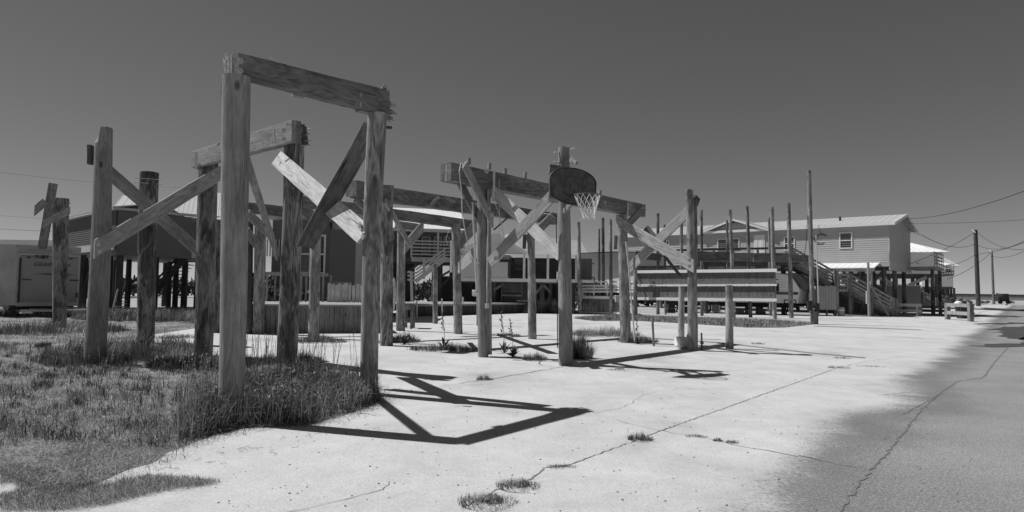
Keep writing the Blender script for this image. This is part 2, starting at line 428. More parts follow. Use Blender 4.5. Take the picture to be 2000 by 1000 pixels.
def blades(name, X, Y, Z, H, W, mat, lean=.5, seed=1, segs=2, **k):
    r = np.random.default_rng(seed); n = len(X); an = r.uniform(0, 2*np.pi, n); la = r.uniform(0, 2*np.pi, n)
    lf = np.abs(r.normal(0, lean, n)); ux, uy = np.cos(an)*W/2, np.sin(an)*W/2
    V = np.zeros((n, 5, 3)); B = np.stack([X, Y, Z], -1); D = np.stack([np.cos(la), np.sin(la), np.zeros(n)], -1)
    uu = np.stack([ux, uy, np.zeros(n)], -1)
    def pt(f): 
        o = B+D*(lf*H*f**2)[:, None]; o[:, 2] += H*(f-.35*np.minimum(lf, 1.6)*f**2); return o
    V[:, 0] = B-uu; V[:, 1] = B+uu; m = pt(.55); V[:, 2] = m+uu*.8; V[:, 3] = m-uu*.8; V[:, 4] = pt(1.0)
    me = bpy.data.meshes.new(name); me.vertices.add(n*5); me.vertices.foreach_set('co', V.reshape(-1).astype(np.float32))
    base = (np.arange(n)*5)[:, None]
    loops = np.concatenate([base+np.array([0, 1, 2, 3]), base+np.array([3, 2, 4])], 1).reshape(-1)
    me.loops.add(len(loops)); me.loops.foreach_set('vertex_index', loops.astype(np.int32))
    st = (np.arange(n)*7)[:, None]+np.array([0, 4]); me.polygons.add(n*2); me.polygons.foreach_set('loop_start', st.reshape(-1).astype(np.int32))
    me.update(calc_edges=True); me.validate(); me.materials.append(mat)
    o = bpy.data.objects.new(name, me); COL.objects.link(o); tag(o, **k); return o
def scatter(n, poly, y0, y1, u0, u1, p, seed, margin=0.0):
    r = np.random.default_rng(seed); q = r.random(n)
    Y = (y0**(1-p)+q*(y1**(1-p)-y0**(1-p)))**(1/(1-p)) if p != 1 else y0*(y1/y0)**q
    X = Y*r.uniform(u0, u1, n); k = inpoly(X, Y, poly)
    if margin: k &= edge_d(X, Y, poly) > margin
    return X[k], Y[k]
def nz(X, Y, s, o=0): return np.array([mnoise.noise(Vector((float(a)*s, float(b)*s, o))) for a, b in zip(X, Y)])
def grow():
    # short lawn
    X, Y = scatter(100000, lawn, 3.0, 30, -1.02, -.15, 1.45, 1)
    d = nz(X, Y, .9, 5); keep = d > -.5; X, Y, d = X[keep], Y[keep], d[keep]
    r = np.random.default_rng(5)
    H = (.03+.045*r.random(len(X)))*(1.0+1.6*np.maximum(d, 0))*np.clip(.35+edge_d(X, Y, lawn)/1.1*(Y < 7)+.65*(Y >= 7), 0, 1); W = .0022*np.maximum(1, Y/4.5)*r.uniform(.7, 1.5, len(X))
    blades('lawn_grass', X, Y, ground_z(X, Y)-.005, H, W, M_GRASS, lean=1.5, seed=2, kind='stuff', label='short patchy dry grass covering the left of the lot')
    # straw lying about
    X, Y = scatter(90000, lawn, 3.0, 18, -1.0, -.2, 1.7, 11)
    r = np.random.default_rng(6)
    blades('dry_straw', X, Y, ground_z(X, Y)+.012, .02+.05*r.random(len(X)), .0022*np.maximum(1, Y/5), M_STRAW, lean=2.6, seed=3, kind='stuff', label='cut dry straw strewn over the short grass')
grow()
def lawn_tufts():
    R_ = random.Random(5); XS, YS_, HS = [], [], []
    r = np.random.default_rng(55)
    X, Y = scatter(900, lawn, 3.6, 14, -.95, -.2, 1.2, 51)
    for x, y in zip(X, Y):
        n = R_.randint(14, 50); q = R_.uniform(.03, .10)
        if y < 5.4: continue
        XS += list(x+r.normal(0, q, n)); YS_ += list(y+r.normal(0, q, n)); HS += list(R_.uniform(.07, .20)*r.uniform(.5, 1.1, n))
    X, Y, H = map(np.array, (XS, YS_, HS)); k = inpoly(X, Y, lawn); X, Y, H = X[k], Y[k], H[k]
    blades('coarse_grass', X, Y, ground_z(X, Y), H, .0045*np.maximum(1, Y/6)*r.uniform(.6, 1.5, len(X)), M_WEED, lean=.8, seed=52, kind='stuff', label='coarse darker tufts standing out of the short grass')
lawn_tufts()
bed_px = [(345, 868), (420, 848), (470, 836), (600, 830), (690, 804), (740, 786), (738, 768), (700, 752), (650, 735), (560, 742), (500, 760), (430, 775), (380, 800), (340, 835)]
bed = [gz(*p) for p in bed_px]
def bed_grow():
    r = np.random.default_rng(9)
    X, Y = scatter(90000, bed, 5.2, 9.5, -.56, -.19, 0.0, 21)
    d = nz(X, Y, 1.6, 2); keep = r.random(len(X)) < .36+.9*d; X, Y, d = X[keep], Y[keep], d[keep]
    ed_ = np.minimum(edge_d(X, Y, bed)/.35, 1)
    H = (.08+.25*r.random(len(X)))*(.45+.55*ed_)*(1+.9*d); blades('weed_bed', X, Y, np.full(len(X), .02), H, .0065*r.uniform(.6, 1.5, len(X)), M_WEED, lean=.55, seed=4,
           kind='stuff', label='dense knee high weeds round the feet of the front posts')
    X, Y = scatter(70000, bed, 5.2, 9.5, -.56, -.19, 0.0, 23); d = nz(X, Y, 2.3, 8); k = r.random(len(X)) < .45+1.1*d; X, Y, d = X[k], Y[k], d[k]
    ed_ = np.minimum(edge_d(X, Y, bed)/.3, 1); n = len(X)
    blades('weed_leaves', X, Y, .02+r.random(n)**1.3*.26*ed_*(1+.8*d), .022+.035*r.random(n), .011*r.uniform(.5, 1.5, n), M_WEED2, lean=1.8, seed=14, kind='stuff', label='small leaves and twigs filling the dense weeds')
    X, Y = scatter(13000, bed, 5.2, 9.5, -.56, -.19, 0.0, 22)
    blades('dead_weed_stalks', X, Y, np.full(len(X), .02), .12+.35*r.random(len(X)), .004*r.uniform(.7, 1.4, len(X)), M_STRAW, lean=.7, seed=5, kind='stuff', label='dead pale stalks among the dense weeds')
bed_grow()
def litter():
    R_ = random.Random(8); X, Y = [], []
    for i in range(2, 14):
        a, b = Vector(gz(*lawn_px[i])), Vector(gz(*lawn_px[i+1])) 
        for _ in range(int((b-a).length*260)):
            p = a.lerp(b, R_.random()); X.append(p.x+R_.gauss(.03, .10)); Y.append(p.y+R_.gauss(-.03, .10))
    X, Y = np.array(X), np.array(Y); r = np.random.default_rng(3); n = len(X)
    blades('edge_litter', X, Y, np.full(n, .003), .02+.07*r.random(n), .004*r.uniform(.5, 1.3, n), M_WEED2, lean=2.0, seed=61, kind='stuff', label='ragged bits of grass and straw along the edge of the slab')
litter()
def patch(name, px, py, rx, ry, n, h, wd, mat, seed, label, lean=.6, z=.02, kind='stuff', W=None):
    c = G(px, py, 0); r = np.random.default_rng(seed); a = r.uniform(0, 6.283, n); q = np.sqrt(r.random(n))
    X = c.x+np.cos(a)*q*rx; Y = c.y+np.sin(a)*q*ry
    blades(name, X, Y, np.full(n, z), h*r.uniform(.35, 1.1, n)*(1.15-.6*q), wd*r.uniform(.6, 1.4, n), mat, lean=lean, seed=seed, kind=kind, label=label)
patch('tall_grass', 190, 712, .85, .8, 2600, .55, .009, M_GRASS, 31, 'tall loose grass round the second post from the left', .45)
patch('tall_grass', 300, 690, 1.0, .8, 2200, .45, .010, M_GRASS, 32, 'tall loose grass round the dark topped post with wires', .45)
patch('tall_grass', 400, 722, .9, .8, 2400, .40, .009, M_WEED, 33, 'dark grass clump round the post left of the front post', .5)
patch('tall_grass', 120, 652, 1.6, 1.4, 2200, .5, .014, M_GRASS, 34, 'tall grass round the leftmost post in front of the trailer', .45)
patch('tall_grass', 330, 628, 3.6, 1.3, 5200, .6, .022, M_GRASS, 35, 'band of tall grass behind the left posts near the far stairs', .45)
patch('tall_grass', 150, 618, 6.5, 2.0, 5200, .5, .022, M_GRASS, 36, 'band of grass in front of the parked rear door trailer', .45)
patch('tall_grass', 568, 715, .55, .5, 1500, .36, .007, M_WEED, 37, 'weeds round the foot of the post behind the front frame', .5)

def stalks(name, poly_pts, n, hmin, hmax, seed, label, mat=None):
    """thin seed stalks with small alternate seeds"""
    R = random.Random(seed); V = []; F = []
    for _ in range(n):
        px, py = R.choice(poly_pts); p = G(px+R.uniform(-22, 22), py+R.uniform(-10, 10), 0)
        h = R.uniform(hmin, hmax); la = R.uniform(0, 6.28); lf = R.uniform(0, .22)*h; m = 7
        w_ = .0022
        P_ = [p+Vector((math.cos(la)*lf*(i/m)**2, math.sin(la)*lf*(i/m)**2, h*i/m)) for i in range(m+1)]
        for i in range(m):
            b = len(V); a_, c_ = P_[i], P_[i+1]
            V += [a_+Vector((-w_, 0, 0)), a_+Vector((w_, .001, 0)), c_+Vector((w_, .001, 0)), c_+Vector((-w_, 0, 0))]; F.append((b, b+1, b+2, b+3))
        for q in range(26):
            f = .42+.58*q/26; i = min(m-1, int(f*m)); c_ = P_[i].lerp(P_[i+1], f*m-i)
            an = q*2.4+la; d = Vector((math.cos(an), math.sin(an), .8)).normalized()*R.uniform(.012, .024); s_ = Vector((-math.sin(an), math.cos(an), 0))*.0048
            b = len(V); V += [c_, c_+d*.5+s_, c_+d, c_+d*.5-s_]; F.append((b, b+1, b+2, b+3))
    return finish(name, V, F, mat or M_WEED, M=Matrix(), kind='stuff', label=label)
stalks('seed_stalks', [(x, 742+(x % 7)) for x in range(500, 690, 8)]+[(x, 760) for x in range(510, 650, 12)], 60, .45, .85, 3, 'tall thin seed stalks standing between the two front posts')
stalks('seed_stalks', [(x, 800) for x in range(385, 430, 6)]+[(x, 735) for x in range(470, 530, 8)], 26, .45, .85, 4, 'tall seed stalks beside the thick front post')
stalks('seed_stalks', [(x, 716) for x in range(135, 250, 9)]+[(x, 690) for x in range(255, 320, 9)]+[(x, 770) for x in range(350, 430, 9)], 90, .25, .55, 6, 'thin stalks round the notched post and the wired post', M_GRASS)
stalks('seed_stalks', [(x, 800) for x in range(440, 700, 9)]+[(x, 775) for x in range(480, 700, 9)], 110, .18, .42, 7, 'short stalks rising out of the dense weeds', M_WEED2)
stalks('seed_stalks', [(x, 690) for x in range(690, 740, 10)], 5, .35, .6, 5, 'few thin stalks left of the leaning front post')

# ------------------------------------------------------------------ the left pile frame
def PO(name, b, bw, t, tw, mat, parent, Yb=None, Yt=None, **k):
    p = G(*b) if Yb is None else Vector((at(b[0], b[1], Yb).x, Yb, 0))
    Yt = p.y if Yt is None else Yt
    q = at(t[0], t[1], Yt)
    return pole(name, p, q, pw(bw, p.y), pw(tw, Yt), mat, parent, **k), p, q
def BO(name, a, b, wpx, th, mat, parent, wm=None, w1px=None, **k):
    A, B = at(*a), at(*b); Ym = (a[2]+b[2])/2
    wd = wm if wm else (pw(wpx, a[2]) if w1px else pw(wpx, Ym)); 
    if w1px: k['w1'] = pw(w1px, b[2])
    return board(name, A, B, wd, th, mat, parent, **k)
def BN(name, a, b, wd, th, mat, parent, n, **k):      # board whose broad face looks along n
    A, B = at(*a), at(*b); ax = (B-A).normalized(); n = Vector(n); n = (n-ax*n.dot(ax)).normalized()
    return board(name, A, B, wd, th, mat, parent, wdir=ax.cross(n), **k)
M_SHADOWB = wood('shadow_board', .06, .20, .2)  # board wood darkened to carry the shadow on one brace
F1 = thing('pile_frame', 'tall weathered pile frame at the front left with crossed braces standing in weeds', 'pile frame', G(449, 823), 'bare frames of a vanished raised house')
p1, p1b, p1t = PO('post', (449, 823), 46, (462, 150), 53, M_POLEP, F1, Yt=6.6, seed=1, bow=.015, label='thickest pale post with a weed covered foot')
p2, p2b, p2t = PO('post', (721, 769), 34, (737, 220), 37, M_POLE, F1, Yt=8.15, seed=2, bow=-.02, label='front right post with splintered beam end on top')
p4, p4b, p4t = PO('post', (559, 712), 38, (576, 238), 38, M_POLED, F1, Yt=10.9, seed=3, bow=.02, jag=.04, label='dark post behind the front pair carrying the sunlit brace')
p3, p3b, p3t = PO('post', (396, 695), 34, (407, 318), 36, M_POLED, F1, Yt=12.75, seed=4, bow=.02)
l2, l2b, l2t = PO('post', (183, 716), 39, (203, 249), 30, M_POLEP, F1, Yt=10.8, seed=5, bow=.03, jag=.02, notch=(math.pi, .35, 2, .28), label='left post with a notched top')
# top beams
BO('beam', (459, 128, 6.55), (732, 197, 8.1), 47, .13, M_BEAM, F1, w1px=50, seed=5, label='grey beam on the two front posts')
A_ = at(437, 112, 6.55)
for (a0, b0, wp, tp_) in (((443, 150, 6.55), (434, 111, 6.5), 6, 1.5), ((446, 146, 6.5), (446, 109, 6.5), 5, 2), ((441, 126, 6.5), (445, 112, 6.52), 3, 1), ((453, 150, 6.6), (455, 107, 6.6), 7, 4), ((449, 140, 6.62), (441, 106, 6.66), 4, 1)):
    board('split_end', at(*a0), at(*b0), pw(wp, 6.5), .05, M_SPLIT, F1, w1=pw(tp_, 6.5), wdir=(1, .3, 0), warp=.008, jag=(0, .05))
BO('block', (452, 152, 6.55), (470, 156, 6.6), 12, .16, M_BOARD, F1, seed=8)
BO('block', (724, 196, 8.12), (754, 205, 8.3), 50, .20, M_BEAM, F1, seed=9, jag=(0, .06))
splinters('split_end', at(752, 212, 8.3), (1, .3, -.25), (.03, .08, .12), 34, .17, M_BOARD, F1, 4, label='torn splinters on the right beam end')
splinters('split_end', at(742, 180, 8.25), (.6, .2, .9), (.07, .08, .02), 20, .10, M_BOARD, F1, 5)
mb = MB(); mb.path([at(526, 112, 7.0), at(535, 117, 7.0), at(549, 126, 7.0)], .006); mb.build('wire', M_STEEL, F1)
BO('cleat', (570, 186, 7.2), (592, 191, 7.3), 4, .05, M_BOARD, F1)
BO('cleat', (697, 216, 7.9), (722, 222, 8.1), 4, .06, M_BOARD, F1)
BO('cleat', (748, 249, 8.3), (765, 249, 8.35), 5, .05, M_DARKW, F1)
# second beam, doubled
BO('beam', (378, 313, 12.55), (574, 256, 10.55), 33, .09, M_BOARD, F1, w1px=44, seed=6, jag=(.03, 0), label='sunlit doubled beam behind the thick post')
BO('beam', (384, 312, 12.75), (582, 257, 10.72), 32, .12, M_BEAM, F1, w1px=43, seed=7)
BO('block', (587, 266, 10.95), (597, 266, 11.0), 36, .20, M_DARKW, F1, seed=8)
BO('cleat', (387, 298, 12.4), (385, 330, 12.4), 11, .05, M_BOARD, F1, wdir=(1, -.6, 0))
for (x, y) in ((590, 252), (590, 262), (592, 275), (591, 284)):
    bolt(F1, at(x, y, 10.9), (1, .05, .02), .14, .008)
BO('hook_strap', (535, 252, 10.5), (538, 281, 10.5), 4, .02, M_STEEL, F1, wdir=(1, -.6, 0))
mb = MB(); mb.path([at(520, 276, 10.6), at(524, 272, 10.6), at(527, 277, 10.6), at(522, 281, 10.6), at(530, 287, 10.6)], .006); mb.build('wire', M_STEEL, F1)
# braces
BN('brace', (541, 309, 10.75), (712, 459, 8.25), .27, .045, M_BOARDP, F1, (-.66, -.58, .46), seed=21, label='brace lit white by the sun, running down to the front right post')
BN('brace', (727, 246, 8.42), (594, 486, 9.3), .24, .05, M_SHADOWB, F1, (.45, -.89, 0), seed=22, jag=(0, .08), label='dark brace rising to the front right post top')
BO('brace', (436, 168, 6.72), (541, 498, 11.2), 0, .045, M_BOARD, F1, wm=.19, cut=(0, 1), seed=23, label='brace from the thick post to the post behind it')
BO('brace', (184, 487, 10.65), (430, 338, 12.55), 0, .045, M_BOARD, F1, wm=.255, cut=(1, 1), seed=24, label='brace sloping up to the right between the left posts')
BO('brace', (211, 335, 11.1), (384, 486, 13.0), 0, .045, M_BOARD, F1, wm=.24, cut=(1, 1), seed=25, label='brace sloping down to the right between the left posts')
BO('plank', (177, 284, 10.85), (177, 321, 10.85), 8, .12, M_DARKW, F1, wdir=(1, .2, 0))
BO('plank', (203, 262, 10.85), (217, 262, 10.9), 24, .14, M_BEAM, F1)
for c in ((706, 440), (711, 447), (712, 462)): bolt(F1, at(c[0], c[1], 8.12), (-.7, -.6, 0), .03, .022)

for (x, y_, Y_) in ((470, 120, 6.5), (470, 140, 6.5), (702, 186, 7.85), (702, 205, 7.85), (400, 303, 12.3), (400, 318, 12.3), (555, 255, 10.55), (555, 272, 10.6), (194, 478, 10.6), (196, 492, 10.6), (418, 340, 12.3), (300, 420, 11.4)):
    bolt(F1, at(x, y_, Y_), (.1, -1, 0), .03, .018)
# two single posts of the left
L3 = thing('piling', 'single dark topped piling with bent wires, right of the notched post', 'piling', G(284, 670), None)
PO('post', (284, 670), 31, (292, 337), 33, M_POLED, L3, seed=7, bow=.02)
for (x0, x1, y, ) in ((262, 316, 348), (261, 316, 357)):
    mb = MB(); Y = L3.matrix_basis.translation.y; mb.path([at(x0, y-1, Y-.25), at(x0+8, y, Y-.25), at(x1-6, y+3, Y-.22), at(x1, y+3, Y-.22)], .007); mb.build('wire', M_DARK, L3)
L1 = thing('piling', 'leftmost piling with broken boards nailed across its top, before the trailer', 'piling', G(116, 642), None)
o_, b_, t_ = PO('post', (116, 642), 23, (119, 388), 27, M_POLED, L1, seed=8)
y = b_.y
BO('broken_board', (104, 358, y-.3), (82, 488, y-.2), 17, .05, M_BEAM, L1, jag=(0, .1), wdir=(1, 0, 0))
BO('broken_board', (89, 393, y-.4), (67, 412, y-.6), 14, .05, M_BOARD, L1, cut=(0, 1))
BO('broken_board', (84, 438, y-.6), (137, 411, y-.3), 12, .05, M_BOARD, L1, cut=(1, 1))
mb = MB(); mb.tube(at(126, 396, y-.15), at(138, 397, y-.15), .01); mb.build('bolt', M_DARK, L1); mb = MB(); mb.tube(at(126, 404, y-.15), at(137, 405, y-.15), .01); mb.build('bolt', M_DARK, L1)

# ------------------------------------------------------------------ the middle pile frame
F2 = thing('pile_frame', 'lower pile frame in the middle, behind the front posts, with long level beams', 'pile frame', G(755, 674), 'bare frames of a vanished raised house')
PO('post', (755, 675), 25, (755, 362), 25, M_POLED, F2, seed=11, jag=.02, label='rough dark post right of the front frame')
y = G(755, 675).y
BO('strap', (766, 362, y-.25), (764, 404, y-.25), 6, .04, M_BOARD, F2, wdir=(1, 0, 0))
o_, s2b, _ = PO('post', (782, 646), 17, (784, 446), 16, M_POLE, F2, seed=12)
o_, s4b, _ = PO('post', (895, 652), 17, (890, 437), 16, M_POLE, F2, seed=13)
PO('post', (850, 632), 10, (850, 516), 9.5, M_POLE, F2, seed=14, Yt=G(850, 632).y)
o_, s6b, _ = PO('post', (1040, 662), 17, (1037, 452), 14, M_POLE, F2, seed=15, Yt=18.6, label='post between the conduit post and the hoop post')
PO('post', (612, 661), 21, (617, 455), 20, M_POLE, F2, seed=16)
PO('post', (505, 652), 22, (509, 440), 21, M_POLE, F2, seed=17)
PO('post', (487, 652), 12, (488, 430), 12, M_DARKW, F2, seed=18)
PO('post', (422, 650), 17, (424, 440), 17, M_POLED, F2, seed=19)
PO('post', (935, 636), 9, (934, 505), 9, M_POLED, F2, seed=20)
# beams
BO('beam', (690, 371, 14.7), (1083, 428, 20.2), 0, .22, M_BEAM, F2, wm=.36, w1px=None, seed=31, label='long upper beam ending left of the rough post')
BO('beam', (583, 393, 16.9), (932, 441, 20.6), 0, .14, M_BEAM, F2, wm=.31, seed=32)
BO('beam', (432, 400, 18.2), (575, 416, 19.0), 0, .14, M_BEAM, F2, wm=.31, seed=33)
BO('beam', (772, 438, 19.6), (822, 445, 19.9), 14, .14, M_BEAM, F2, seed=34)
BO('block', (686, 368, 14.6), (704, 371, 14.85), 30, .34, M_BEAM, F2, seed=35)
# knee boards and braces
BO('brace', (694, 388, 14.7), (768, 460, 15.9), 15, .045, M_BEAM, F2, seed=36, cut=(0, 1))
BO('brace', (752, 392, 15.2), (800, 478, 17.3), 13, .045, M_BOARD, F2, seed=37)
BO('brace', (827, 441, 19.6), (790, 484, 19.2), 17, .05, M_BOARD, F2, seed=38, cut=(1, 1))
BO('brace', (484, 417, 17.4), (532, 462, 18.4), 19, .05, M_BOARD, F2, seed=39)
BO('brace', (482, 450, 17.6), (509, 490, 18.2), 18, .05, M_BEAM, F2, seed=40)
BO('brace', (583, 392, 17.1), (626, 444, 17.3), 20, .05, M_BEAM, F2, seed=41)
BO('brace', (640, 402, 18.1), (596, 470, 18.3), 14, .05, M_DARKW, F2, seed=42)
BO('brace', (937, 432, 20.2), (897, 474, 20.3), 20, .05, M_BOARD, F2, seed=43, cut=(0, 1))
BO('brace', (946, 478, 14.6), (895, 524, 20.0), 0, .05, M_BOARD, F2, wm=.36, seed=44, cut=(0, 1))
BO('strap', (882, 470, 20.1), (881, 532, 20.1), 4, .05, M_RAILW, F2, wdir=(1, 0, 0))
BO('strap', (897, 430, 20.1), (896, 530, 20.1), 5, .05, M_BOARD, F2, wdir=(1, 0, 0))
BO('brace', (1079, 422, 19.6), (1030, 470, 18.4), 18, .05, M_BEAM, F2, seed=45)
BO('plank', (1025, 458, 18.4), (1024, 486, 18.4), 7, .04, M_DARKW, F2, wdir=(1, 0, 0))
for a, b in (((818, 377), (814, 403)), ((858, 384), (840, 400)), ((868, 383), (888, 395))):
    BO('cleat', (a[0], a[1], 16.2), (b[0], b[1], 16.2), 5, .05, M_BOARD, F2, wdir=(1, 0, 0) if abs(a[0]-b[0]) < 6 else None)
mb = MB(); mb.path([at(1060, 417, 19.5), at(1075, 419, 19.3), at(1087, 428, 19.3), at(1089, 434, 19.3)], .014); mb.build('wire', M_STEEL, F2)
mb = MB(); mb.path([at(884, 444, 20), at(876, 452, 19.9), at(871, 466, 19.9), at(874, 478, 19.9)], .012); mb.build('wire', M_CORD, F2)

# ------------------------------------------------------------------ the right pile frame
F3 = thing('pile_frame', 'right hand pile frame with a long overhanging beam and the basketball hoop post', 'pile frame', G(1105, 711), 'bare frames of a vanished raised house')
o_, s5b, _ = PO('post', (944, 697), 21, (943, 350), 20, M_POLEP, F3, Yt=13.5, seed=51, bow=.02)
BO('plank', (957, 692, 13.5), (955, 372, 13.4), 7, .10, M_BOARD, F3, wdir=(1, 0, 0), seed=52)
o_, s7b, s7t = PO('post', (1105, 712), 29, (1101, 287), 22, M_POLEP, F3, Yt=12.2, seed=53, jag=.03, label='tallest round post, with the hoop on it')
o_, s8b, _ = PO('post', (1222, 669), 21, (1215, 420), 19, M_POLE, F3, Yt=17.5, seed=54)
o_, s9b, s9t = PO('post', (1352, 684), 21, (1346, 366), 15, M_POLE, F3, Yt=15.4, seed=55, jag=.10, bow=.03, label='cracked right hand post')
BO('plank', (1357, 520, 15.5), (1355, 388, 15.5), 10, .12, M_BEAM, F3, wdir=(1, 0, 0), seed=56, jag=(0, .05))
BO('block', (1352, 388, 15.5), (1360, 396, 15.6), 18, .16, M_DARKW, F3, seed=57)
# long beam: three plies
BO('beam', (878, 335, 12.45), (1258, 412, 18.2), 0, .09, M_BEAM, F3, wm=.36, seed=58, label='long overhanging beam')
A = at(878, 335, 12.45); B = at(1258, 412, 18.2); dr = (B-A).normalized(); tv = Vector((-dr.y, dr.x, 0)).normalized()
board('beam', A+tv*.105, B+tv*.105, .355, .09, M_BEAM, F3, seed=59)
board('beam', A+tv*.21, B+tv*.21, .35, .09, M_BEAM, F3, seed=60)
for x, yy in ((916, 318), (956, 328), (987, 338), (1026, 345), (1172, 381)):
    f = (x-878)/380; Y = 12.45+f*4.6
    BO('cleat', (x, yy+3, Y), (x, yy-9, Y), 6, .06, M_BOARD, F3, wdir=(1, .5, 0))
BO('strap', (966, 333, 13.15), (963, 394, 13.15), 4, .03, M_BOARDP, F3, wdir=(1, 0, 0))
BO('strap', (1226, 396, 17.4), (1225, 434, 17.3), 3, .04, M_BOARDP, F3, wdir=(1, 0, 0))
BO('brace', (907, 321, 12.25), (962, 433, 13.25), 0, .045, M_BOARD, F3, wm=.20, seed=61, cut=(0, 1), label='front knee brace under the beam end')
BO('brace', (890, 341, 12.7), (938, 432, 13.75), 0, .045, M_BEAM, F3, wm=.22, seed=62)
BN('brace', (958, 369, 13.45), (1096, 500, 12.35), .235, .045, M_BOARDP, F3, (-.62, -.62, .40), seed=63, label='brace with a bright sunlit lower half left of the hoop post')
BO('brace', (1080, 381, 11.95), (957, 514, 13.2), 0, .045, M_BOARD, F3, wm=.24, seed=64, cut=(1, 0), label='crossing brace left of the hoop post')
BO('block', (1072, 330, 12.1), (1096, 334, 12.15), 18, .14, M_BEAM, F3, seed=65)
board('block', at(1073, 383, 11.95), at(1120, 391, 11.85), .13, .10, M_BOARD, F3, seed=66)
BO('brace', (1258, 405, 18.1), (1216, 450, 17.3), 15, .05, M_BEAM, F3, seed=67)
BO('brace', (1204, 430, 17.3), (1355, 521, 15.2), 0, .045, M_BOARD, F3, wm=.27, seed=68, cut=(1, 1), label='pale brace running down to the cracked post')
BO('brace', (1345, 412, 15.6), (1229, 524, 17.35), 0, .045, M_BOARD, F3, wm=.27, seed=69, cut=(0, 1), label='brace rising to the cracked post top')
BO('plank', (1260, 446, 17.4), (1281, 470, 17.2), 16, .05, M_BEAM, F3, seed=70)
BO('plank', (1262, 455, 18.2), (1262, 455.5, 18.6), 9, .2, M_BEAM, F3)
BO('loose_stick', (1298, 500, 16.3), (1330, 540, 16.2), 6, .05, M_DARKW, F3, seed=71)
BO('plank', (1203, 460, 17.8), (1202, 487, 17.8), 7, .05, M_BEAM, F3, wdir=(1, 0, 0))
for x, y_, d in ((1090, 298, -1), (1090, 317, -1), (1110, 292, 1)):
    bolt(F3, at(x+2, y_, 12.15), (d, -.1, .12 if d > 0 else -.1), .11, .014)
for (x, y_, Y_) in ((960, 420, 13.1), (954, 408, 13.1), (1212, 436, 17.1), (1346, 508, 15.1), (1346, 520, 15.1), (1075, 392, 11.85), (968, 505, 13.0), (1250, 462, 16.6), (950, 335, 12.9), (1180, 395, 16.6)):
    bolt(F3, at(x, y_, Y_), (.1, -1, 0), .04, .024)
# conduits and cords on the frame
mb = MB(); mb.path([at(952, 408, 13.3), at(953, 430, 13.3), at(951, 560, 13.3), at(951, 592, 13.3)], .017, 8); mb.path([at(933, 386, 13.2), at(945, 404, 13.25), at(952, 416, 13.3)], .012, 6); mb.build('conduit', M_PVC, F3)
mb = MB(); mb.tube(at(951, 592, 13.3), at(951, 602, 13.3), .045, .045, 8); mb.build('junction_box', M_PVC, F3)
mb = MB(); mb.tube(at(923, 395, 13.1), at(931, 566, 13.1), .02, .02, 8); mb.build('conduit', M_PVC, F3)
mb = MB(); c = at(929, 572, 13.1); mb.tube(c-Vector((.07, 0, 0)), c+Vector((.05, 0, 0)), .06, .06, 8); mb.tube(c-Vector((0, .0, .07)), c+Vector((0, 0, .05)), .05, .06, 8); mb.build('junction_box', M_PVC, F3)
mb = MB(); mb.path([at(900, 320, 12.3), at(897, 335, 12.2), at(901, 370, 12.2), at(903, 420, 12.2), at(908, 450, 12.3), at(917, 490, 12.4), at(925, 508, 12.6), at(935, 514, 13.1)], .010, 6)
mb.path([at(900, 320, 12.3), at(905, 318, 12.3), at(903, 330, 12.25)], .009, 6); mb.build('cord', M_CORD, F3)
mb = MB(); mb.path([at(921, 370, 12.8), at(924, 390, 12.8), at(938, 388, 12.9), at(928, 400, 13)], .007)
mb.path([at(967, 398, 13.2), at(975, 418, 13.2), at(983, 455, 13.2), at(986, 470, 13.2)], .008)
mb.path([at(975, 350, 13.4), at(976, 440, 13.4), at(975, 520, 13.4), at(975, 545, 13.4)], .005); mb.build('wire', M_CORD, F3)
BO('strut', (964, 449, 13.4), (993, 424, 13.4), 3, .03, M_DARKW, F3)
mb = MB(); mb.tube(at(1223, 472, 17.2), at(1226, 500, 17.2), .028, .028, 8); mb.tube(at(1226, 500, 17.2), at(1240, 667, 17.2), .022, .022, 8); mb.build('conduit', M_PVC, F3)
mb = MB(); mb.path([at(1086, 420, 12.6), at(1088, 540, 12.5), at(1089, 680, 12.3)], .01); mb.build('wire', M_DARK, F3)
mb = MB(); c = at(1093, 538, 12.0); mb.tube(c+Vector((0, .05, 0)), c-Vector((0, .06, 0)), .055, .05, 8); mb.box(c.x-.05, c.x+.02, c.y-.05, c.y+.05, c.z-.08, c.z+.07); mb.build('meter_box', M_PVC, F3)

# ------------------------------------------------------------------ basketball hoop
ang = rad(33); nn_ = Vector((math.sin(ang), -math.cos(ang), 0)); ux = Vector((math.cos(ang), math.sin(ang), 0))
RC = at(1147, 381, 11.1)
HB = thing('basketball_hoop', 'weathered dark fan shaped basketball backboard with white net on the tall post', 'basketball hoop', RC-nn_*.4, None)
BW, BH = 1.05, .66
c0 = RC-nn_*.385-Vector((0, 0, .13))       # bottom middle of the board
pts = [(-.17, 0), (.17, 0), (.5*BW, .12), (.5*BW, .43)]+[(.5*BW*math.cos(i/9*math.pi/2), .43+(BH-.43)*math.sin(i/9*math.pi/2)) for i in range(1, 10)]
pts += [(-x, y_) for x, y_ in pts[2:-1][::-1]]
m = MB(); m.prism([c0+ux*x+Vector((0, 0, y_)) for x, y_ in pts], -nn_*.035)
M_BACKB = plain('weathered_backboard', .085, .8, .55, 9, bmp=.004)
m.build('backboard', M_BACKB, HB)
m = MB(); loop = [c0+nn_*.006+ux*x*.985+Vector((0, 0, .008+y_*.98)) for x, y_ in pts]; loop.append(loop[0]); m.path(loop, .012, 6)
m.build('backboard_rim', plain('board_edge', .03, .7, .4, 12), HB)
m = MB()
sq = [(-.21, .17), (-.21, .50), (.21, .50), (.21, .17)]
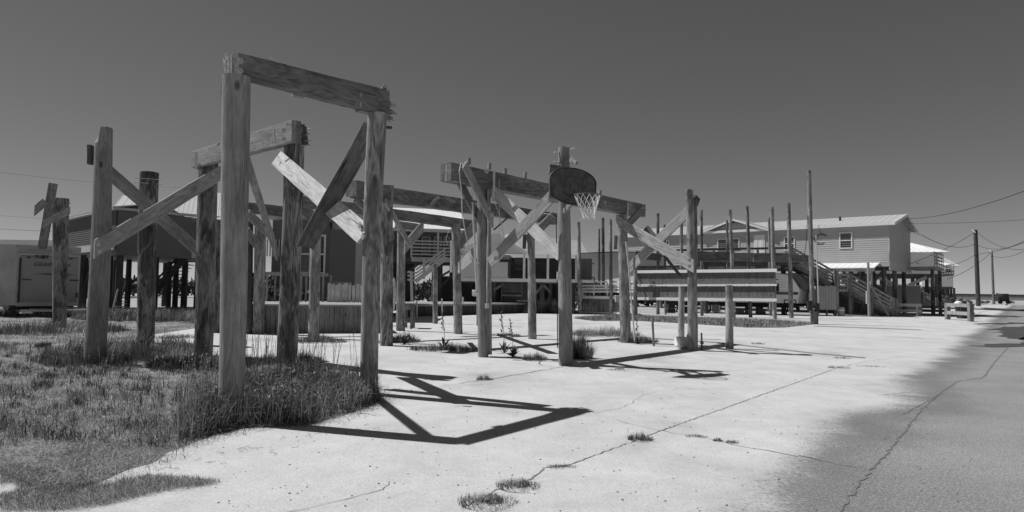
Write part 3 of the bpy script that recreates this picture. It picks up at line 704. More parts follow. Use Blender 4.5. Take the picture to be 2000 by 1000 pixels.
for i in range(4):
    a, b = sq[i], sq[(i+1) % 4]
    m.tube(c0+nn_*.002+ux*a[0]+Vector((0, 0, a[1])), c0+nn_*.002+ux*b[0]+Vector((0, 0, b[1])), .004, n=4)
m.build('target_square', plain('faded_line', .035, .9, .4, 12), HB)
m = MB(); RR = .225
ring = [RC+ux*math.cos(2*math.pi*i/32)*RR+nn_*math.sin(2*math.pi*i/32)*RR for i in range(33)]
m.path(ring, .009, 8); m.tube(RC-nn_*.22, RC-nn_*.39-Vector((0, 0, .06)), .012); m.tube(RC-nn_*.2+ux*.1, RC-nn_*.385+ux*.1, .01); m.tube(RC-nn_*.2-ux*.1, RC-nn_*.385-ux*.1, .01)
m.build('rim', M_RUST, HB)
m = MB(); NS = 12; lv = [(0, RR, 0), (.11, .19, .5), (.21, .155, 0), (.30, .12, .5), (.37, .115, 0), (.42, .125, .5)]
sway = Vector((.02, -.02, 0))
def npt(l, k):
    z_, r_, o__ = lv[l]; a = 2*math.pi*(k+o__)/NS; return RC+ux*math.cos(a)*r_+nn_*math.sin(a)*r_-Vector((0, 0, z_))+sway*(z_/.42)
for l in range(len(lv)-1):
    for k in range(NS):
        o__ = lv[l][2]
        k2 = (k, k-1) if o__ == 0 else (k, k+1)
        for q in k2: m.tube(npt(l, k), npt(l+1, q), .0055, n=5)
m.build('net', plain('net_cord', .8, .7, .1, 9), HB)
m = MB(); bp = c0+Vector((0, 0, .3))-nn_*.04; tp = Vector((s7t.x, s7t.y, bp.z))
for s_ in (-.15, .15): m.bar(bp+ux*s_, tp+ux*s_*.6, .09, .04)
m.bar(bp-Vector((0, 0, .26)), tp-Vector((0, 0, .35)), .09, .05); m.build('mount', M_BEAM, HB)
m = MB(); m.bar(at(1114, 312, 12.0), at(1127, 318, 11.8), .06, .05); m.bar(at(1118, 306, 12.0), at(1119, 318, 11.9), .05, .04); m.build('bracket', M_BOARD, HB)

# ================================================================== background
class Fm:
    """building frame: origin o on the ground, x along the facade, y away from the viewer"""
    def __init__(s, o, ang, z=0): s.o = Vector((o[0], o[1], z)); s.a = rad(ang); s.x = Vector((math.cos(s.a), math.sin(s.a), 0)); s.y = Vector((-math.sin(s.a), math.cos(s.a), 0)); 
    def __call__(s, p): return s.o+s.x*p[0]+s.y*p[1]+Vector((0, 0, p[2]))
    def hit(s, px, py, y=0):
        d = ray(px, py); n = s.y; t_ = (s.o+n*y-CP).dot(n)/d.dot(n); p = CP+d*t_-s.o; return p.dot(s.x), p.z
def siding(F, x0, x1, z0, z1, mat, name, parent, y=0, course=.12, top=None, label=None, depth=None):
    """lapped boards; top(x) may cut them to a gable: here as a width per course"""
    m = MB(F); n = max(1, round((z1-z0)/course)); c = (z1-z0)/n
    for i in range(n):
        za, zb = z0+i*c, z0+(i+1)*c; a0, a1, b0, b1 = x0, x1, x0, x1
        if top: a0, a1 = top(za); b0, b1 = top(zb)
        if a1-a0 < .05: continue
        m.add([(a0, y-.022, za), (a1, y-.022, za), (b1, y, zb), (b0, y, zb), (a0, y, za), (a1, y, za)], [(0, 1, 2, 3), (4, 5, 1, 0)])
    return m.build(name, mat, parent, label=label)
def window(F, x0, x1, z0, z1, parent, y=-.03, mull=True, vert=False, mat=None):
    m = MB(F); t = .07
    m.box(x0-t, x1+t, y-.03, y+.05, z0-t, z0); m.box(x0-t, x1+t, y-.03, y+.05, z1, z1+t)
    m.box(x0-t, x0, y-.03, y+.05, z0, z1); m.box(x1, x1+t, y-.03, y+.05, z0, z1)
    if mull: m.box(x0, x1, y-.02, y+.03, (z0+z1)/2-.03, (z0+z1)/2+.03)
    if vert: m.box((x0+x1)/2-.03, (x0+x1)/2+.03, y-.021, y+.031, z0, z1)
    w_ = m.build('window', mat or M_TRIM, parent)
    m = MB(F); m.quad((x0, y+.01, z0), (x1, y+.01, z0), (x1, y+.01, z1), (x0, y+.01, z1)); m.build('pane', M_GLASS, w_)
    return w_
def metal_roof(F, x0, x1, ya, za, yb, zb, mat, name, parent, pitch=.3, th=.05, rib=.018, skirt=None):
    """ribbed sheet from the eave (ya, za) up to (yb, zb)"""
    m = MB(F); L = x1-x0; sl_ = math.hypot(yb-ya, zb-za); ny, nz_ = -(zb-za)/sl_, (yb-ya)/sl_
    if nz_ < 0: ny, nz_ = -ny, -nz_
    m.add([(x0, ya, za), (x1, ya, za), (x1, yb, zb), (x0, yb, zb), (x0, ya, za-th), (x1, ya, za-th), (x1, yb, zb-th), (x0, yb, zb-th)],
          [(0, 1, 2, 3), (7, 6, 5, 4), (0, 4, 5, 1), (1, 5, 6, 2), (2, 6, 7, 3), (3, 7, 4, 0)])
    n = max(2, int(L/pitch))
    for i in range(n+1):
        x = x0+.02+(L-.04)*i/n; w_ = .022
        m.add([(x-w_, ya, za+.002), (x+w_, ya, za+.002), (x+w_, yb, zb+.002), (x-w_, yb, zb+.002), (x, ya+ny*rib, za+nz_*rib), (x, yb+ny*rib, zb+nz_*rib)],
              [(0, 4, 5, 3), (4, 1, 2, 5), (0, 1, 4), (3, 5, 2)])
    return m.build(name, mat, parent)
def brace_each(name, mat, parent, segs, wd, th, fr=None):
    for s_ in segs: bars(name, mat, parent, [s_], wd, th, fr)
def piles(F, pts, z, d, mat, parent, name='pile'):
    for (x, y) in pts:
        m = MB(F); m.tube((x, y, -.2), (x, y, z), d/2*1.05, d/2*.95, 10); m.build(name, mat, parent, smooth=True)
def bars(name, mat, parent, segs, wd, th, fr=None, **k):
    m = MB(fr)
    for a, b in segs: m.bar(a, b, wd, th)
    return m.build(name, mat, parent, **k)

# ---------------- right raised house
FH = Fm((12.42, 56.2), -41.3); t = thing('raised_house', 'large raised house with lapped siding and a pale ribbed roof on the right', 'house', FH((0, 0, 0)))
Lh = 18.1; DP = 7.6; zf = FH.hit(1732, 512)[1]; ze = FH.hit(1732, 434)[1]; zr = FH.hit(1757, 419, DP/2)[1]
gx0, gz0 = FH.hit(1373, 455); gx1 = FH.hit(1499, 449)[0]; gxm, gzr = FH.hit(1435, 431)
siding(FH, -3, Lh, zf, ze, M_SIDING, 'front_wall', t, course=.15)
siding(FH, gx0+.3, gx1-.3, ze+.02, gzr, M_SIDING, 'gable_wall', t, y=-.05, course=.14, top=lambda z: (gx0+.3+(gxm-gx0-.3)*(z-ze)/(gzr-.15-ze), gx1-.3-(gx1-.3-gxm)*(z-ze)/(gzr-.15-ze)))
FG = Fm(FH((Lh, 0, 0)), -41.3+90)
siding(FG, 0, DP, zf, zr-.05, M_SIDING, 'end_wall', t, course=.15, top=lambda z: (0, DP) if z <= ze else (DP/2*(z-ze)/(zr-ze), DP-DP/2*(z-ze)/(zr-ze)))
metal_roof(FH, -3.3, Lh+.45, -.24, ze-.03, DP/2, zr, M_ROOF, 'roof', t, .45)
metal_roof(FH, -3.3, Lh+.45, DP+.45, ze-.05, DP/2, zr, M_ROOF, 'roof', t, .45)
m = MB(FH); m.box(-3.3, Lh+.47, -.28, -.245, ze-.22, ze-.02)
m.quad((-3.3, -.24, ze-.15), (Lh+.4, -.24, ze-.15), (Lh+.4, 0, ze-.1), (-3.3, 0, ze-.1)); m.build('fascia', M_TRIM, t)
m = MB(FH)
for s_ in (0, 1):
    ya, yb = (-.5, DP/2) if s_ == 0 else (DP+.5, DP/2)
    m.bar((Lh+.47, ya, ze-.14), (Lh+.47, yb, zr-.07), .2, .05)
m.build('rake_board', M_TRIM, t)
m = MB(FH); m.bar((gx0-.3, -.33, gz0-.06), (gxm, -.33, gzr+.06), .2, .06); m.bar((gx1+.3, -.33, gz0-.06), (gxm, -.33, gzr+.06), .2, .06); m.build('rake_board', M_TRIM, t)
m = MB(FH)
for xe in (gx0-.3, gx1+.3):
    m.add([(xe, -.36, gz0+.05), (gxm, -.36, gzr+.17), (gxm, DP/2-.2, gzr+.17), (xe, .4, gz0+.05), (xe, -.36, gz0), (gxm, -.36, gzr+.12)], [(0, 1, 2, 3), (0, 4, 5, 1)])
m.build('gable_roof', M_ROOF, t)
for (a, b, c, d, v) in ((1402, 467, 1444, 487, True), (1532, 463, 1552, 489, False), (1640, 455, 1664, 485, False), (1302, 470, 1307, 488, False), (1576, 470, 1577, 488, False)):
    if d-b < 5 or c-a < 3: continue
    x0, z1 = FH.hit(a, b); x1, _ = FH.hit(c, b); _, z0 = FH.hit((a+c)/2, d)
    window(FH, x0+.05, x1-.05, z0+.05, z1-.05, t, vert=v, mull=not v)
x0, z1 = FH.hit(1473, 459); x1, _ = FH.hit(1494, 459)
m = MB(FH); m.box(x0, x1, -.06, .02, zf, z1)
d_ = m.build('door', M_TRIM, t); m = MB(FH)
for q in (0, 1):
    xa = x0+.12+(x1-x0)/2*q
    for zz in (zf+.2, zf+1.15): m.box(xa, xa+(x1-x0)/2-.24, -.075, -.06, zz, zz+.75)
m.build('door_panel', M_SIDINGW, d_)
m = MB(FH); m.box(-3, Lh-.02, .03, DP-.05, zf-.34, zf-.01); m.build('floor_frame', M_DARKW, t)
m = MB(FH); m.box(Lh-3.4, Lh+.05, -.12, -.03, zf-.30, zf-.03); m.box(Lh-.0, Lh+.06, -.1, DP, zf-.55, zf-.03); m.build('skirt_board', M_SIDING, t)
piles(FH, [(x, y) for x in (.5, 3.6, 6.7, 9.8, 12.9, 15.6, 17.7) for y in (.4, 3.8, 7.2)], zf-.3, .3, M_POLED, t)
brace_each('pile_brace', M_DARKW, t, [((x, .25, zf-.5), (x+1.6, .25, zf-2.2)) for x in (12.9, 15.0, 16.2)]+[((x+1.3, .2, zf-.5), (x+.2, .2, zf-2.2)) for x in (12.9, 15.0, 16.4)], .14, .05, FH)
# side porch seen past the end wall
m = MB(FH); m.box(Lh+.05, Lh+1.8, DP-1.6, DP+2.6, zf-.3, zf-.1); m.build('side_deck', M_DECKW, t)
bars('side_railing', M_DECKW, t, [((Lh+1.8, DP-1.5, zf+z_), (Lh+1.8, DP+2.6, zf+z_)) for z_ in (.15, .4, .65, .95)]+[((Lh+1.8, DP-1.5+q*1.0, zf-.2), (Lh+1.8, DP-1.5+q*1.0, zf+1)) for q in range(5)], .1, .05, FH)
piles(FH, [(Lh+1.6, DP-1.2), (Lh+1.6, DP+2.2)], zf-.2, .26, M_POLED, t)
# pale sheet roof below the wall, right of the stairs
xa, za = FH.hit(1560, 512, -1.6); xb, zb = FH.hit(1709, 523, -1.6)
metal_roof(FH, xa, xb, -1.7, zb+.02, -.05, zb+.42, M_ROOFW, 'lean_to_roof', t, .4)
bars('lean_to_frame', M_BEAM, t, [((xa, -1.65, zb-.15), (xb, -1.65, zb-.15))]+[((x, -1.6, 0), (x, -1.6, zb-.1)) for x in (xa+2.6, xb-.2)], .2, .12, FH)
m = MB(FH); m.tube((FH.hit(1626, 430)[0], 2, zr-.55), (FH.hit(1626, 430)[0], 2, zr-.1), .08); m.build('vent_pipe', M_DARK, t)

# front deck of that house, beams hung between the thin posts
t = thing('raised_deck', 'raised timber deck with dark handrail before the large house on the right', 'deck', at(1450, 620, 41))
YD = 42.0
def D(px, py, Y=YD): return at(px, py, Y)
m = MB(); p0, p1_ = D(1352, 508), D(1549, 508)
m.add([D(1352, 507), D(1549, 505), D(1549, 505)+Vector((1.2, 3, 0)), D(1352, 507)+Vector((.8, 3, 0)), D(1352, 512), D(1549, 510), D(1549, 510)+Vector((1.2, 3, 0)), D(1352, 512)+Vector((.8, 3, 0))],
      [(0, 1, 2, 3), (7, 6, 5, 4), (0, 4, 5, 1), (1, 5, 6, 2), (3, 2, 6, 7), (0, 3, 7, 4)]); m.build('platform', M_DECKW, t)
bars('handrail', M_DARKW, t, [(D(1290, 490), D(1400, 487)), (D(1400, 487), D(1548, 484))], .14, .08)
bars('rail', M_BEAM, t, [(D(1362, 498), D(1548, 495))], .10, .05)
for x in (1362, 1394, 1432, 1480, 1513, 1548): bars('rail_post', M_BEAM, t, [(D(x, 512), D(x, 486))], .12, .12)
bars('beam', M_DARKW, t, [(D(1352, 515), D(1560, 513))], .22, .15)
for x in (1380, 1420, 1480, 1530): bars('support_post', M_DARKW, t, [(D(x, 620, 43.5), D(x-1, 514, 43.5))], .2, .2)

# stairs of that house
t = thing('timber_staircase', 'long timber staircase with a landing and open board railings on the right', 'staircase', at(1660, 616, 43))
YS = 43.0
def Sp(px, py, Y=YS): return at(px, py, Y)
up_a, up_b = (1548, 485), (1631, 531); lo_a, lo_b = (1661, 537), (1743, 583)
def flight(a, b, drop, rails, steps, Y):
    sg = []
    for dz in rails: sg.append((Sp(a[0], a[1]+dz, Y), Sp(b[0], b[1]+dz, Y)))
    bars('railing', M_BOARD, t, sg, .13, .05); bars('railing', M_BEAM, t, [(p+Vector((.15, 1.15, 0)), q+Vector((.15, 1.15, 0))) for p, q in sg], .13, .05)
    bars('stringer', M_BEAM, t, [(Sp(a[0], a[1]+drop, Y), Sp(b[0], b[1]+drop, Y)), (Sp(a[0], a[1]+drop, Y)+Vector((0, 1.1, 0)), Sp(b[0], b[1]+drop, Y)+Vector((0, 1.1, 0)))], .26, .06)
    m = MB()
    for i in range(steps):
        f = (i+.5)/steps; p = Sp(a[0]+(b[0]-a[0])*f, a[1]+(b[1]-a[1])*f+drop-2, Y); m.box(p.x-.14, p.x+.14, p.y+.02, p.y+1.08, p.z-.02, p.z+.02)
    m.build('treads', M_DECKW, t)
flight(up_a, up_b, 31, (0, 7, 13, 19, 25), 10, 43.2)
flight(lo_a, lo_b, 33, (0, 8, 15, 22, 28), 12, 43.0)
m = MB(); a, b = Sp(1631, 564), Sp(1662, 564); m.add([a, b, b+Vector((.03, 1.2, 0)), a+Vector((.03, 1.2, 0)), a-Vector((0, 0, .2)), b-Vector((0, 0, .2)), b+Vector((.03, 1.2, -.2)), a+Vector((.03, 1.2, -.2))], [(0, 1, 2, 3), (0, 4, 5, 1), (1, 5, 6, 2), (3, 7, 4, 0), (2, 6, 7, 3), (7, 6, 5, 4)]); m.build('landing', M_DECKW, t)
bars('landing_rail', M_BOARD, t, [(Sp(1631, y_), Sp(1661, y_)) for y_ in (537, 545, 552, 559)], .13, .05)
for x, y0, y1 in ((1631, 527, 615), (1660, 536, 614), (1702, 556, 618), (1744, 581, 615), (1750, 583, 616)):
    bars('post', M_BEAM, t, [(Sp(x, y1), Sp(x, y0))], .19, .19)
bars('leaning_board', M_BOARD, t, [(Sp(1702, 560, 42.7), Sp(1735, 616, 42.6))], .13, .05)
t = thing('utility_post', 'pale service post with a small meter box in front of the timber staircase', 'post', at(1697, 617, 42.5))
m = MB(); m.tube(Sp(1698, 618, 42.4), Sp(1695.5, 513, 42.4), .10, .08, 8); m.build('post', M_SHED, t, smooth=True)
m = MB(); c = Sp(1694, 586, 42.2); m.box(c.x-.07, c.x+.07, c.y-.05, c.y+.05, c.z-.25, c.z+.6); m.build('meter_box', M_PVC, t)

# plywood shed, barrel
c = at(1597, 608, 41.5); F = Fm((c.x, c.y), -8, 0); t = thing('plywood_enclosure', 'plain plywood board enclosure left of the staircase', 'shed', F((0, 0, 0)))
x1 = F.hit(1634, 600)[0]; zt = F.hit(1610, 558)[1]; zb = F.hit(1610, 605)[1]
m = MB(F)
for i in range(7):
    a = x1*i/7; m.box(a+.006, x1*(i+1)/7-.006, -.02-(i % 2)*.006, .02, zb, zt-(i*37 % 5)*.012)
m.build('boards', M_SHED, t)
m = MB(F); m.box(0, .08, .02, 2.4, zb, zt-.03); m.box(x1-.08, x1, .02, 2.4, zb, zt-.03); m.box(.08, x1-.08, 2.3, 2.4, zb, zt-.05); m.build('side_boards', M_SHED, t)
m = MB(F); 
for x in (.05, x1/2, x1-.05): m.box(x-.05, x+.05, .03, .13, -.1, zt-.1)
m.build('frame', M_DARKW, t)
c = G(1643, 617.5); t = thing('barrel', 'small grey barrel with a pale band by the staircase', 'barrel', c)
m = MB(); pr = [(.0, .26), (.05, .28), (.28, .30), (.55, .285), (.58, .27)]
for i in range(len(pr)-1): m.tube(c+Vector((0, 0, pr[i][0])), c+Vector((0, 0, pr[i+1][0])), pr[i][1]*.7, pr[i+1][1]*.7, 16)
m.build('body', M_SHED, t, smooth=True); m = MB(); m.tube(c+Vector((0, 0, .36)), c+Vector((0, 0, .42)), .212, .212, 16); m.build('band', M_TRIM, t)

# ---------------- two houses further down the road
def far_house(Fm_, L, D_, zf, ze, zr, name_, label, siding_m, roof_m, half=False, hip=1.5, end_m=None):
    t = thing('raised_house', label, 'house', Fm_((0, 0, 0)))
    m = MB(Fm_); m.box(0, L, .02, D_, zf, ze); m.build('walls', end_m or siding_m, t)
    siding(Fm_, 0, L, zf, ze, siding_m, 'front_wall', t, course=.22)
    e = .9; m = MB(Fm_); A = [(-e, -e, ze), (L+e, -e, ze), (L+e, D_+e, ze), (-e, D_+e, ze)]; R1, R2 = (hip, D_/2, zr), (L-hip, D_/2, zr)
    m.add(A+[R1, R2], [(0, 1, 5, 4), (1, 2, 5), (2, 3, 4, 5), (3, 0, 4), (3, 2, 1, 0)])
    n = int(L/.6)
    for i in range(n+1):
        x = L*i/n; 
        xr = min(max(x, hip), L-hip); m.bar((x, -e, ze+.03), (xr, D_/2, zr+.03), .05, .05)
    m.build('roof', roof_m, t)
    m = MB(Fm_); m.box(.05, L-.05, .05, D_-.05, zf-.35, zf-.002); m.build('floor_frame', M_DARKW, t)
    piles(Fm_, [(x, y_) for x in [L*i/4*.96+.3 for i in range(5)] for y_ in (.3, D_/2, D_-.3)], zf-.2, .4, M_DARKW, t); return t
# second house
c2 = at(1834, 590, 70); FM2 = Fm((c2.x-9, c2.y+3.3), -20)
L2_ = FM2.hit(1833, 535)[0]; z0 = FM2.hit(1833, 535)[1]; z1 = FM2.hit(1833, 493)[1]; zr2 = FM2.hit(1810, 467, 5)[1]
t = far_house(FM2, L2_, 9, z0, z1, zr2, '', 'white sided raised house with a bright hip roof just right of the large house', M_SIDINGW, M_ROOFW, hip=3.2, end_m=M_SIDING)
brace_each('cross_brace', M_BOARD, t, [((L2_-6, -.3, z0-.4), (L2_-.2, -.3, z0-3)), ((L2_-6.3, -.3, z0-3), (L2_-1.2, -.3, z0-.4))], .35, .1, FM2)
xw = FM2.hit(1836, 500)[0]
m = MB(FM2); m.box(L2_-.3, L2_+2.2, 3, 9, z0-.1, z0+.1); m.build('side_deck', M_DECKW, t)
bars('side_railing', M_DECKW, t, [((L2_+2.2, 3, z0+z_), (L2_+2.2, 9, z0+z_)) for z_ in (.4, .8, 1.2)]+[((L2_+2.2, 3+q, z0), (L2_+2.2, 3+q, z0+1.2)) for q in range(7)], .1, .06, FM2)
t = thing('timber_staircase', 'second staircase with board railings, under the white sided house', 'staircase', at(1820, 605, 55))
for dy in (0, 1.3):
    bars('railing', M_BEAM, t, [(at(1776, 556+q, 56)+Vector((0, dy, 0)), at(1829, 583+q, 55)+Vector((0, dy, 0))) for q in (0, 5, 10, 15)], .13, .05)
bars('stringer', M_BEAM, t, [(at(1776, 577, 56), at(1829, 602, 55)), (at(1776, 577, 57.3), at(1829, 602, 56.3))], .3, .06)
for x, y0, y1 in ((1776, 555, 600), (1829, 581, 603), (1803, 570, 600)): bars('post', M_BEAM, t, [(at(x, y1, 55.5), at(x, y0, 55.5))], .2, .2)
# third
FM3 = Fm((at(1846, 590, 108).x, 108+6), -30)
L3_, z0 = FM3.hit(1862, 560); z1 = FM3.hit(1862, 519)[1]
t = far_house(FM3, L3_, 12, z0, z1, z1+1.6, '', 'farthest small white raised house left of the dark utility pole', M_SIDINGW, M_ROOFW, hip=4, end_m=M_SIDINGW)
m = MB(FM3); x0_, zz = FM3.hit(1846, 530); m.box(x0_, L3_-.3, -.15, -.03, zz, z1-.2); m.build('dark_wall_box', M_DARK, t)  # dark box along the upper part of the front wall

# ---------------- centre house with the white roof
# rear building with porch
cA = at(740, 600, 41); FC = Fm((cA.x, cA.y), 12)
t = thing('raised_house', 'raised house with a white metal roof and railed porch in the centre distance', 'house', FC((0, 0, 0)))
xr_, zfl = FC.hit(905, 505); xl_ = FC.hit(640, 505)[0]; xw0 = FC.hit(803, 505)[0]
zev = FC.hit(880, 449)[1]; 
siding(FC, xl_, xr_+.3, zfl, zev+.1, M_SIDINGD, 'wall', t, y=1.8, course=.2)
metal_roof(FC, xl_, FC.hit(918, 452)[0], -.4, zev, 6, zev+2.05, M_ROOFW, 'roof', t, .28)
m = MB(FC); m.box(xl_, FC.hit(918, 452)[0], -.42, -.36, zev-.22, zev-.05); m.build('fascia', M_SIDING, t)
m = MB(FC); m.box(xl_, xr_+.3, -.1, 5.8, zfl-.3, zfl); m.build('porch_floor', M_DARKW, t)
m = MB(FC); m.box(xw0, xr_, -.16, -.11, zfl-.28, zfl+.02); m.build('edge_board', M_SIDING, t)
bars('porch_railing', M_SIDING, t, [((xw0, -.1, zfl+z_), (xr_, -.1, zfl+z_)) for z_ in (.2, .42, .64, .86)]+[((xw0, -.1, zfl+1.06), (xr_, -.1, zfl+1.06))], .09, .04, FC)
for x in (xw0, (xw0+xr_)/2, xr_, xr_-8): bars('porch_post', M_SIDING, t, [((x, -.1, zfl), (x, -.1, zev-.1))], .12, .12, FC)
for a, b in ((826, 838), (850, 860), (868, 876)):
    x0, zz1 = FC.hit(a, 461, 1.75); x1, zz0 = FC.hit(b, 477, 1.75); window(FC, x0, x1, zz0-.6, zz1-.1, t, y=1.72, mull=False, mat=M_SIDING)
piles(FC, [(x, y_) for x in (-2, 1.2, 3.9, 5.2, 6.6) for y_ in (.3, 3, 5.4)], zfl-.25, .28, M_DARKW, t)
brace_each('pile_brace', M_DARKW, t, [((3.9, .2, zfl-1.9), (5.4, .2, zfl-.3)), ((5.2, .2, zfl-.4), (3.4, .2, zfl-1.5)), ((1.2, .2, zfl-1.4), (2.6, .2, zfl-.3))], .14, .06, FC)
m = MB(FC); m.box(-1.2, 2.3, 1.5, 1.6, 0.3, zfl-.35); m.build('dark_panel', M_DARK, t)  # plain dark panel below the porch floor
t = thing('timber_staircase', 'pale railed staircase coming down from the porch of the white roofed house', 'staircase', at(820, 595, 40))
for q in (0, 7, 13, 19):
    bars('railing', M_SIDING, t, [(at(870, 500+q-14, 40), at(812, 541+q-14, 39.6))], .10, .04)
bars('stringer', M_SIDING, t, [(at(870, 505, 40), at(811, 550, 39.6)), (at(870, 505, 41), at(811, 550, 40.6))], .26, .05)
m = MB()
for i in range(11):
    f = i/10; p = at(870-59*f, 503+45*f, 40-.4*f); m.box(p.x-.14, p.x+.14, p.y, p.y+1, p.z-.02, p.z+.02)
m.build('treads', M_SIDING, t)
bars('landing', M_SIDING, t, [(at(796, 531, 39.6), at(812, 533, 39.6)), (at(796, 538, 39.6), at(812, 540, 39.6)), (at(796, 546, 39.6), at(812, 548, 39.6))], .12, .05)
bars('post', M_SIDING, t, [(at(805, 592, 39.6), at(803, 530, 39.6))], .16, .16)
bars('post', M_SIDING, t, [(at(828, 545, 39.8), at(828, 505, 39.8))], .12, .12)
# low timber bulkhead walkway; dark boards paint its shaded underside
t = thing('timber_bulkhead', 'low timber bulkhead with a shade dark underside and a pale edge running behind the slab', 'bulkhead', G(900, 610))
m = MB(); a, b = G(795, 619), G(1122, 608)
d_ = (b-a).normalized(); n_ = Vector((-d_.y, d_.x, 0)); L = (b-a).length
F = Fm((a.x, a.y), math.degrees(math.atan2(d_.y, d_.x)))
for i in range(int(L/.3)): m.box(i*.3+.01, i*.3+.29, .02+.02*(i % 2), .3, -.1, .52)
m.fr = None; mm = MB(F); 
for i in range(int(L/.3)): mm.box(i*.3+.01, i*.3+.29, .02+.015*(i % 2), .2, -.1, .50)
mm.build('boards', M_SHAD, t); m = MB(F); m.box(0, L, -.03, 4.5, .505, .60); m.build('walkway', M_DECKW, t)
for px_, a_, b_ in ((814, 588, 619), (863, 583, 617), (904, 580, 615)):
    c = G(px_, b_); q = thing('marker_stake', {814: 'short white stake left of the thin dark post', 863: 'white stake right of the thin dark post', 904: 'white stake touching the post with pale straps'}[px_], 'stake', c, 'white stakes along the bulkhead')
    m = MB(); m.tube(c, at(px_, a_, c.y), .045, .04, 6); m.build('stake', M_TRIM, q)

# ---------------- house with the grey roof and porch, right of centre
cB = at(1000, 600, 39); FP = Fm((cB.x, cB.y), -4)
t = thing('raised_house', 'white sided raised house with a broad grey roof behind the hoop post', 'house', FP((0, 0, 0)))
X = lambda px, y=0: FP.hit(px, 545, y)[0]
Z = lambda py, px=1000, y=0: FP.hit(px, py, y)[1]
zfl = Z(544); zra = Z(495, 1028)
m = MB(FP); m.add([(X(1028), -.5, Z(497, 1028)), (X(1150), -.5, Z(499, 1150)), (X(1140), 6, Z(455, 1100)), (X(975), 6, Z(440, 980))], [(0, 1, 2, 3)])
m.add([(X(1028), -.5, Z(497, 1028)), (X(975), 6, Z(440, 980)), (X(930), 6, Z(470, 940)), (X(975), -.5, Z(500, 960))], [(0, 1, 2, 3)]); m.build('roof', M_ROOFG, t)
m = MB(FP); m.bar((X(970), -.6, Z(458, 975)), (X(1029), -.6, Z(496, 1029)), .16, .06); m.bar((X(970), -.6, Z(458, 975)), (X(900), -.6, Z(492, 900)), .16, .06); m.build('rake_board', M_TRIM, t)
siding(FP, X(900), X(1030), Z(497), Z(460, 975), M_SIDINGW, 'gable_wall', t, y=-.4, course=.18, top=lambda z: (X(900)+(X(970)-X(900))*(z-Z(497))/(Z(459, 975)-Z(497)), X(1030)-(X(1030)-X(970))*(z-Z(497))/(Z(459, 975)-Z(497))))
siding(FP, X(900), X(993), zfl, Z(500), M_SIDINGW, 'wall', t, y=-.3, course=.16)
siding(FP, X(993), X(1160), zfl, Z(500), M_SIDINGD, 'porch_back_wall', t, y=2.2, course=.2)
m = MB(FP); m.box(X(900), X(1160), -.3, 6, zfl-.28, zfl-.004); m.build('floor', M_DARKW, t)
m = MB(FP); m.box(X(900), X(1160), -.36, -.31, zfl-.2, zfl); m.build('edge_board', M_TRIM, t)
m = MB(FP); m.box(X(900), X(993), .0, 6, zfl, Z(497)); m.build('walls', M_SIDINGW, t)
for x in (1024, 1070, 1125): bars('porch_post', M_TRIM, t, [((X(x), -.3, zfl), (X(x), -.3, Z(497)))], .14, .14, FP)
bars('porch_railing', M_DARK, t, [((X(993), -.3, zfl+.95), (X(1160), -.3, zfl+.95)), ((X(993), -.3, zfl+.12), (X(1160), -.3, zfl+.12))], .07, .05, FP)
bars('balusters', M_DARK, t, [((X(993)+.14*i, -.3, zfl+.12), (X(993)+.14*i, -.3, zfl+.95)) for i in range(36)], .04, .04, FP)
m = MB(FP); m.box(X(974), X(998), -.75, -.31, zfl+.98, zfl+1.12); m.build('planter', M_DARK, t)
x0, z1 = FP.hit(1008, 505, 2.2); x1, z0 = FP.hit(1019, 525, 2.2); window(FP, x0, x1, z0, z1, t, y=2.15, mull=False, mat=M_SIDING)
piles(FP, [(X(x), y_) for x in (965, 1046, 1075, 1120) for y_ in (.2, 3, 5.6)], zfl-.25, .26, M_DARKW, t)
brace_each('pile_brace', M_BEAM, t, [((X(965), .1, Z(567)), (X(985), .1, zfl-.3)), ((X(1046), .1, Z(570)), (X(1030), .1, zfl-.3)), ((X(1046), .1, Z(573)), (X(1062), .1, zfl-.3)), ((X(1075), .1, Z(570)), (X(1060), .1, zfl-.3))], .16, .06, FP)
m = MB(FP); m.box(X(1062), X(1100), 2.4, 2.6, .6, zfl-.3); m.build('dark_panel', M_DARK, t)  # plain dark panel below the floor
t = thing('swing_bench', 'slatted garden bench under the grey roofed house', 'bench', FP((X(1000), .5, .6)))
m = MB(FP); bz = .62; x0, x1 = X(980), X(1018)
for i in range(14): a = x0+(x1-x0)*i/14; m.box(a+.01, a+(x1-x0)/14-.02, .9, .93, bz+.5, bz+1.15)
m.build('backrest', M_BEAM, t); m = MB(FP)
for i in range(4): m.box(x0, x1, .35+i*.13, .46+i*.13, bz+.42, bz+.45)
m.box(x0, x1, .33, .35, bz+.36, bz+.46); m.box(x0, x1, .86, .89, bz+.62, bz+.70); m.build('seat', M_BOARD, t)
for x in (x0-.05, x1):
    m = MB(FP); m.box(x, x+.07, .3, .38, bz-.02, bz+1.15); m.build('leg', M_BEAM, t)
m = MB(FP); m.add([(x0-.9, .2, bz+1.3), (x0-.1, .2, bz+1.3), (x0-.25, .2, bz+.95)], [(0, 1, 2)])

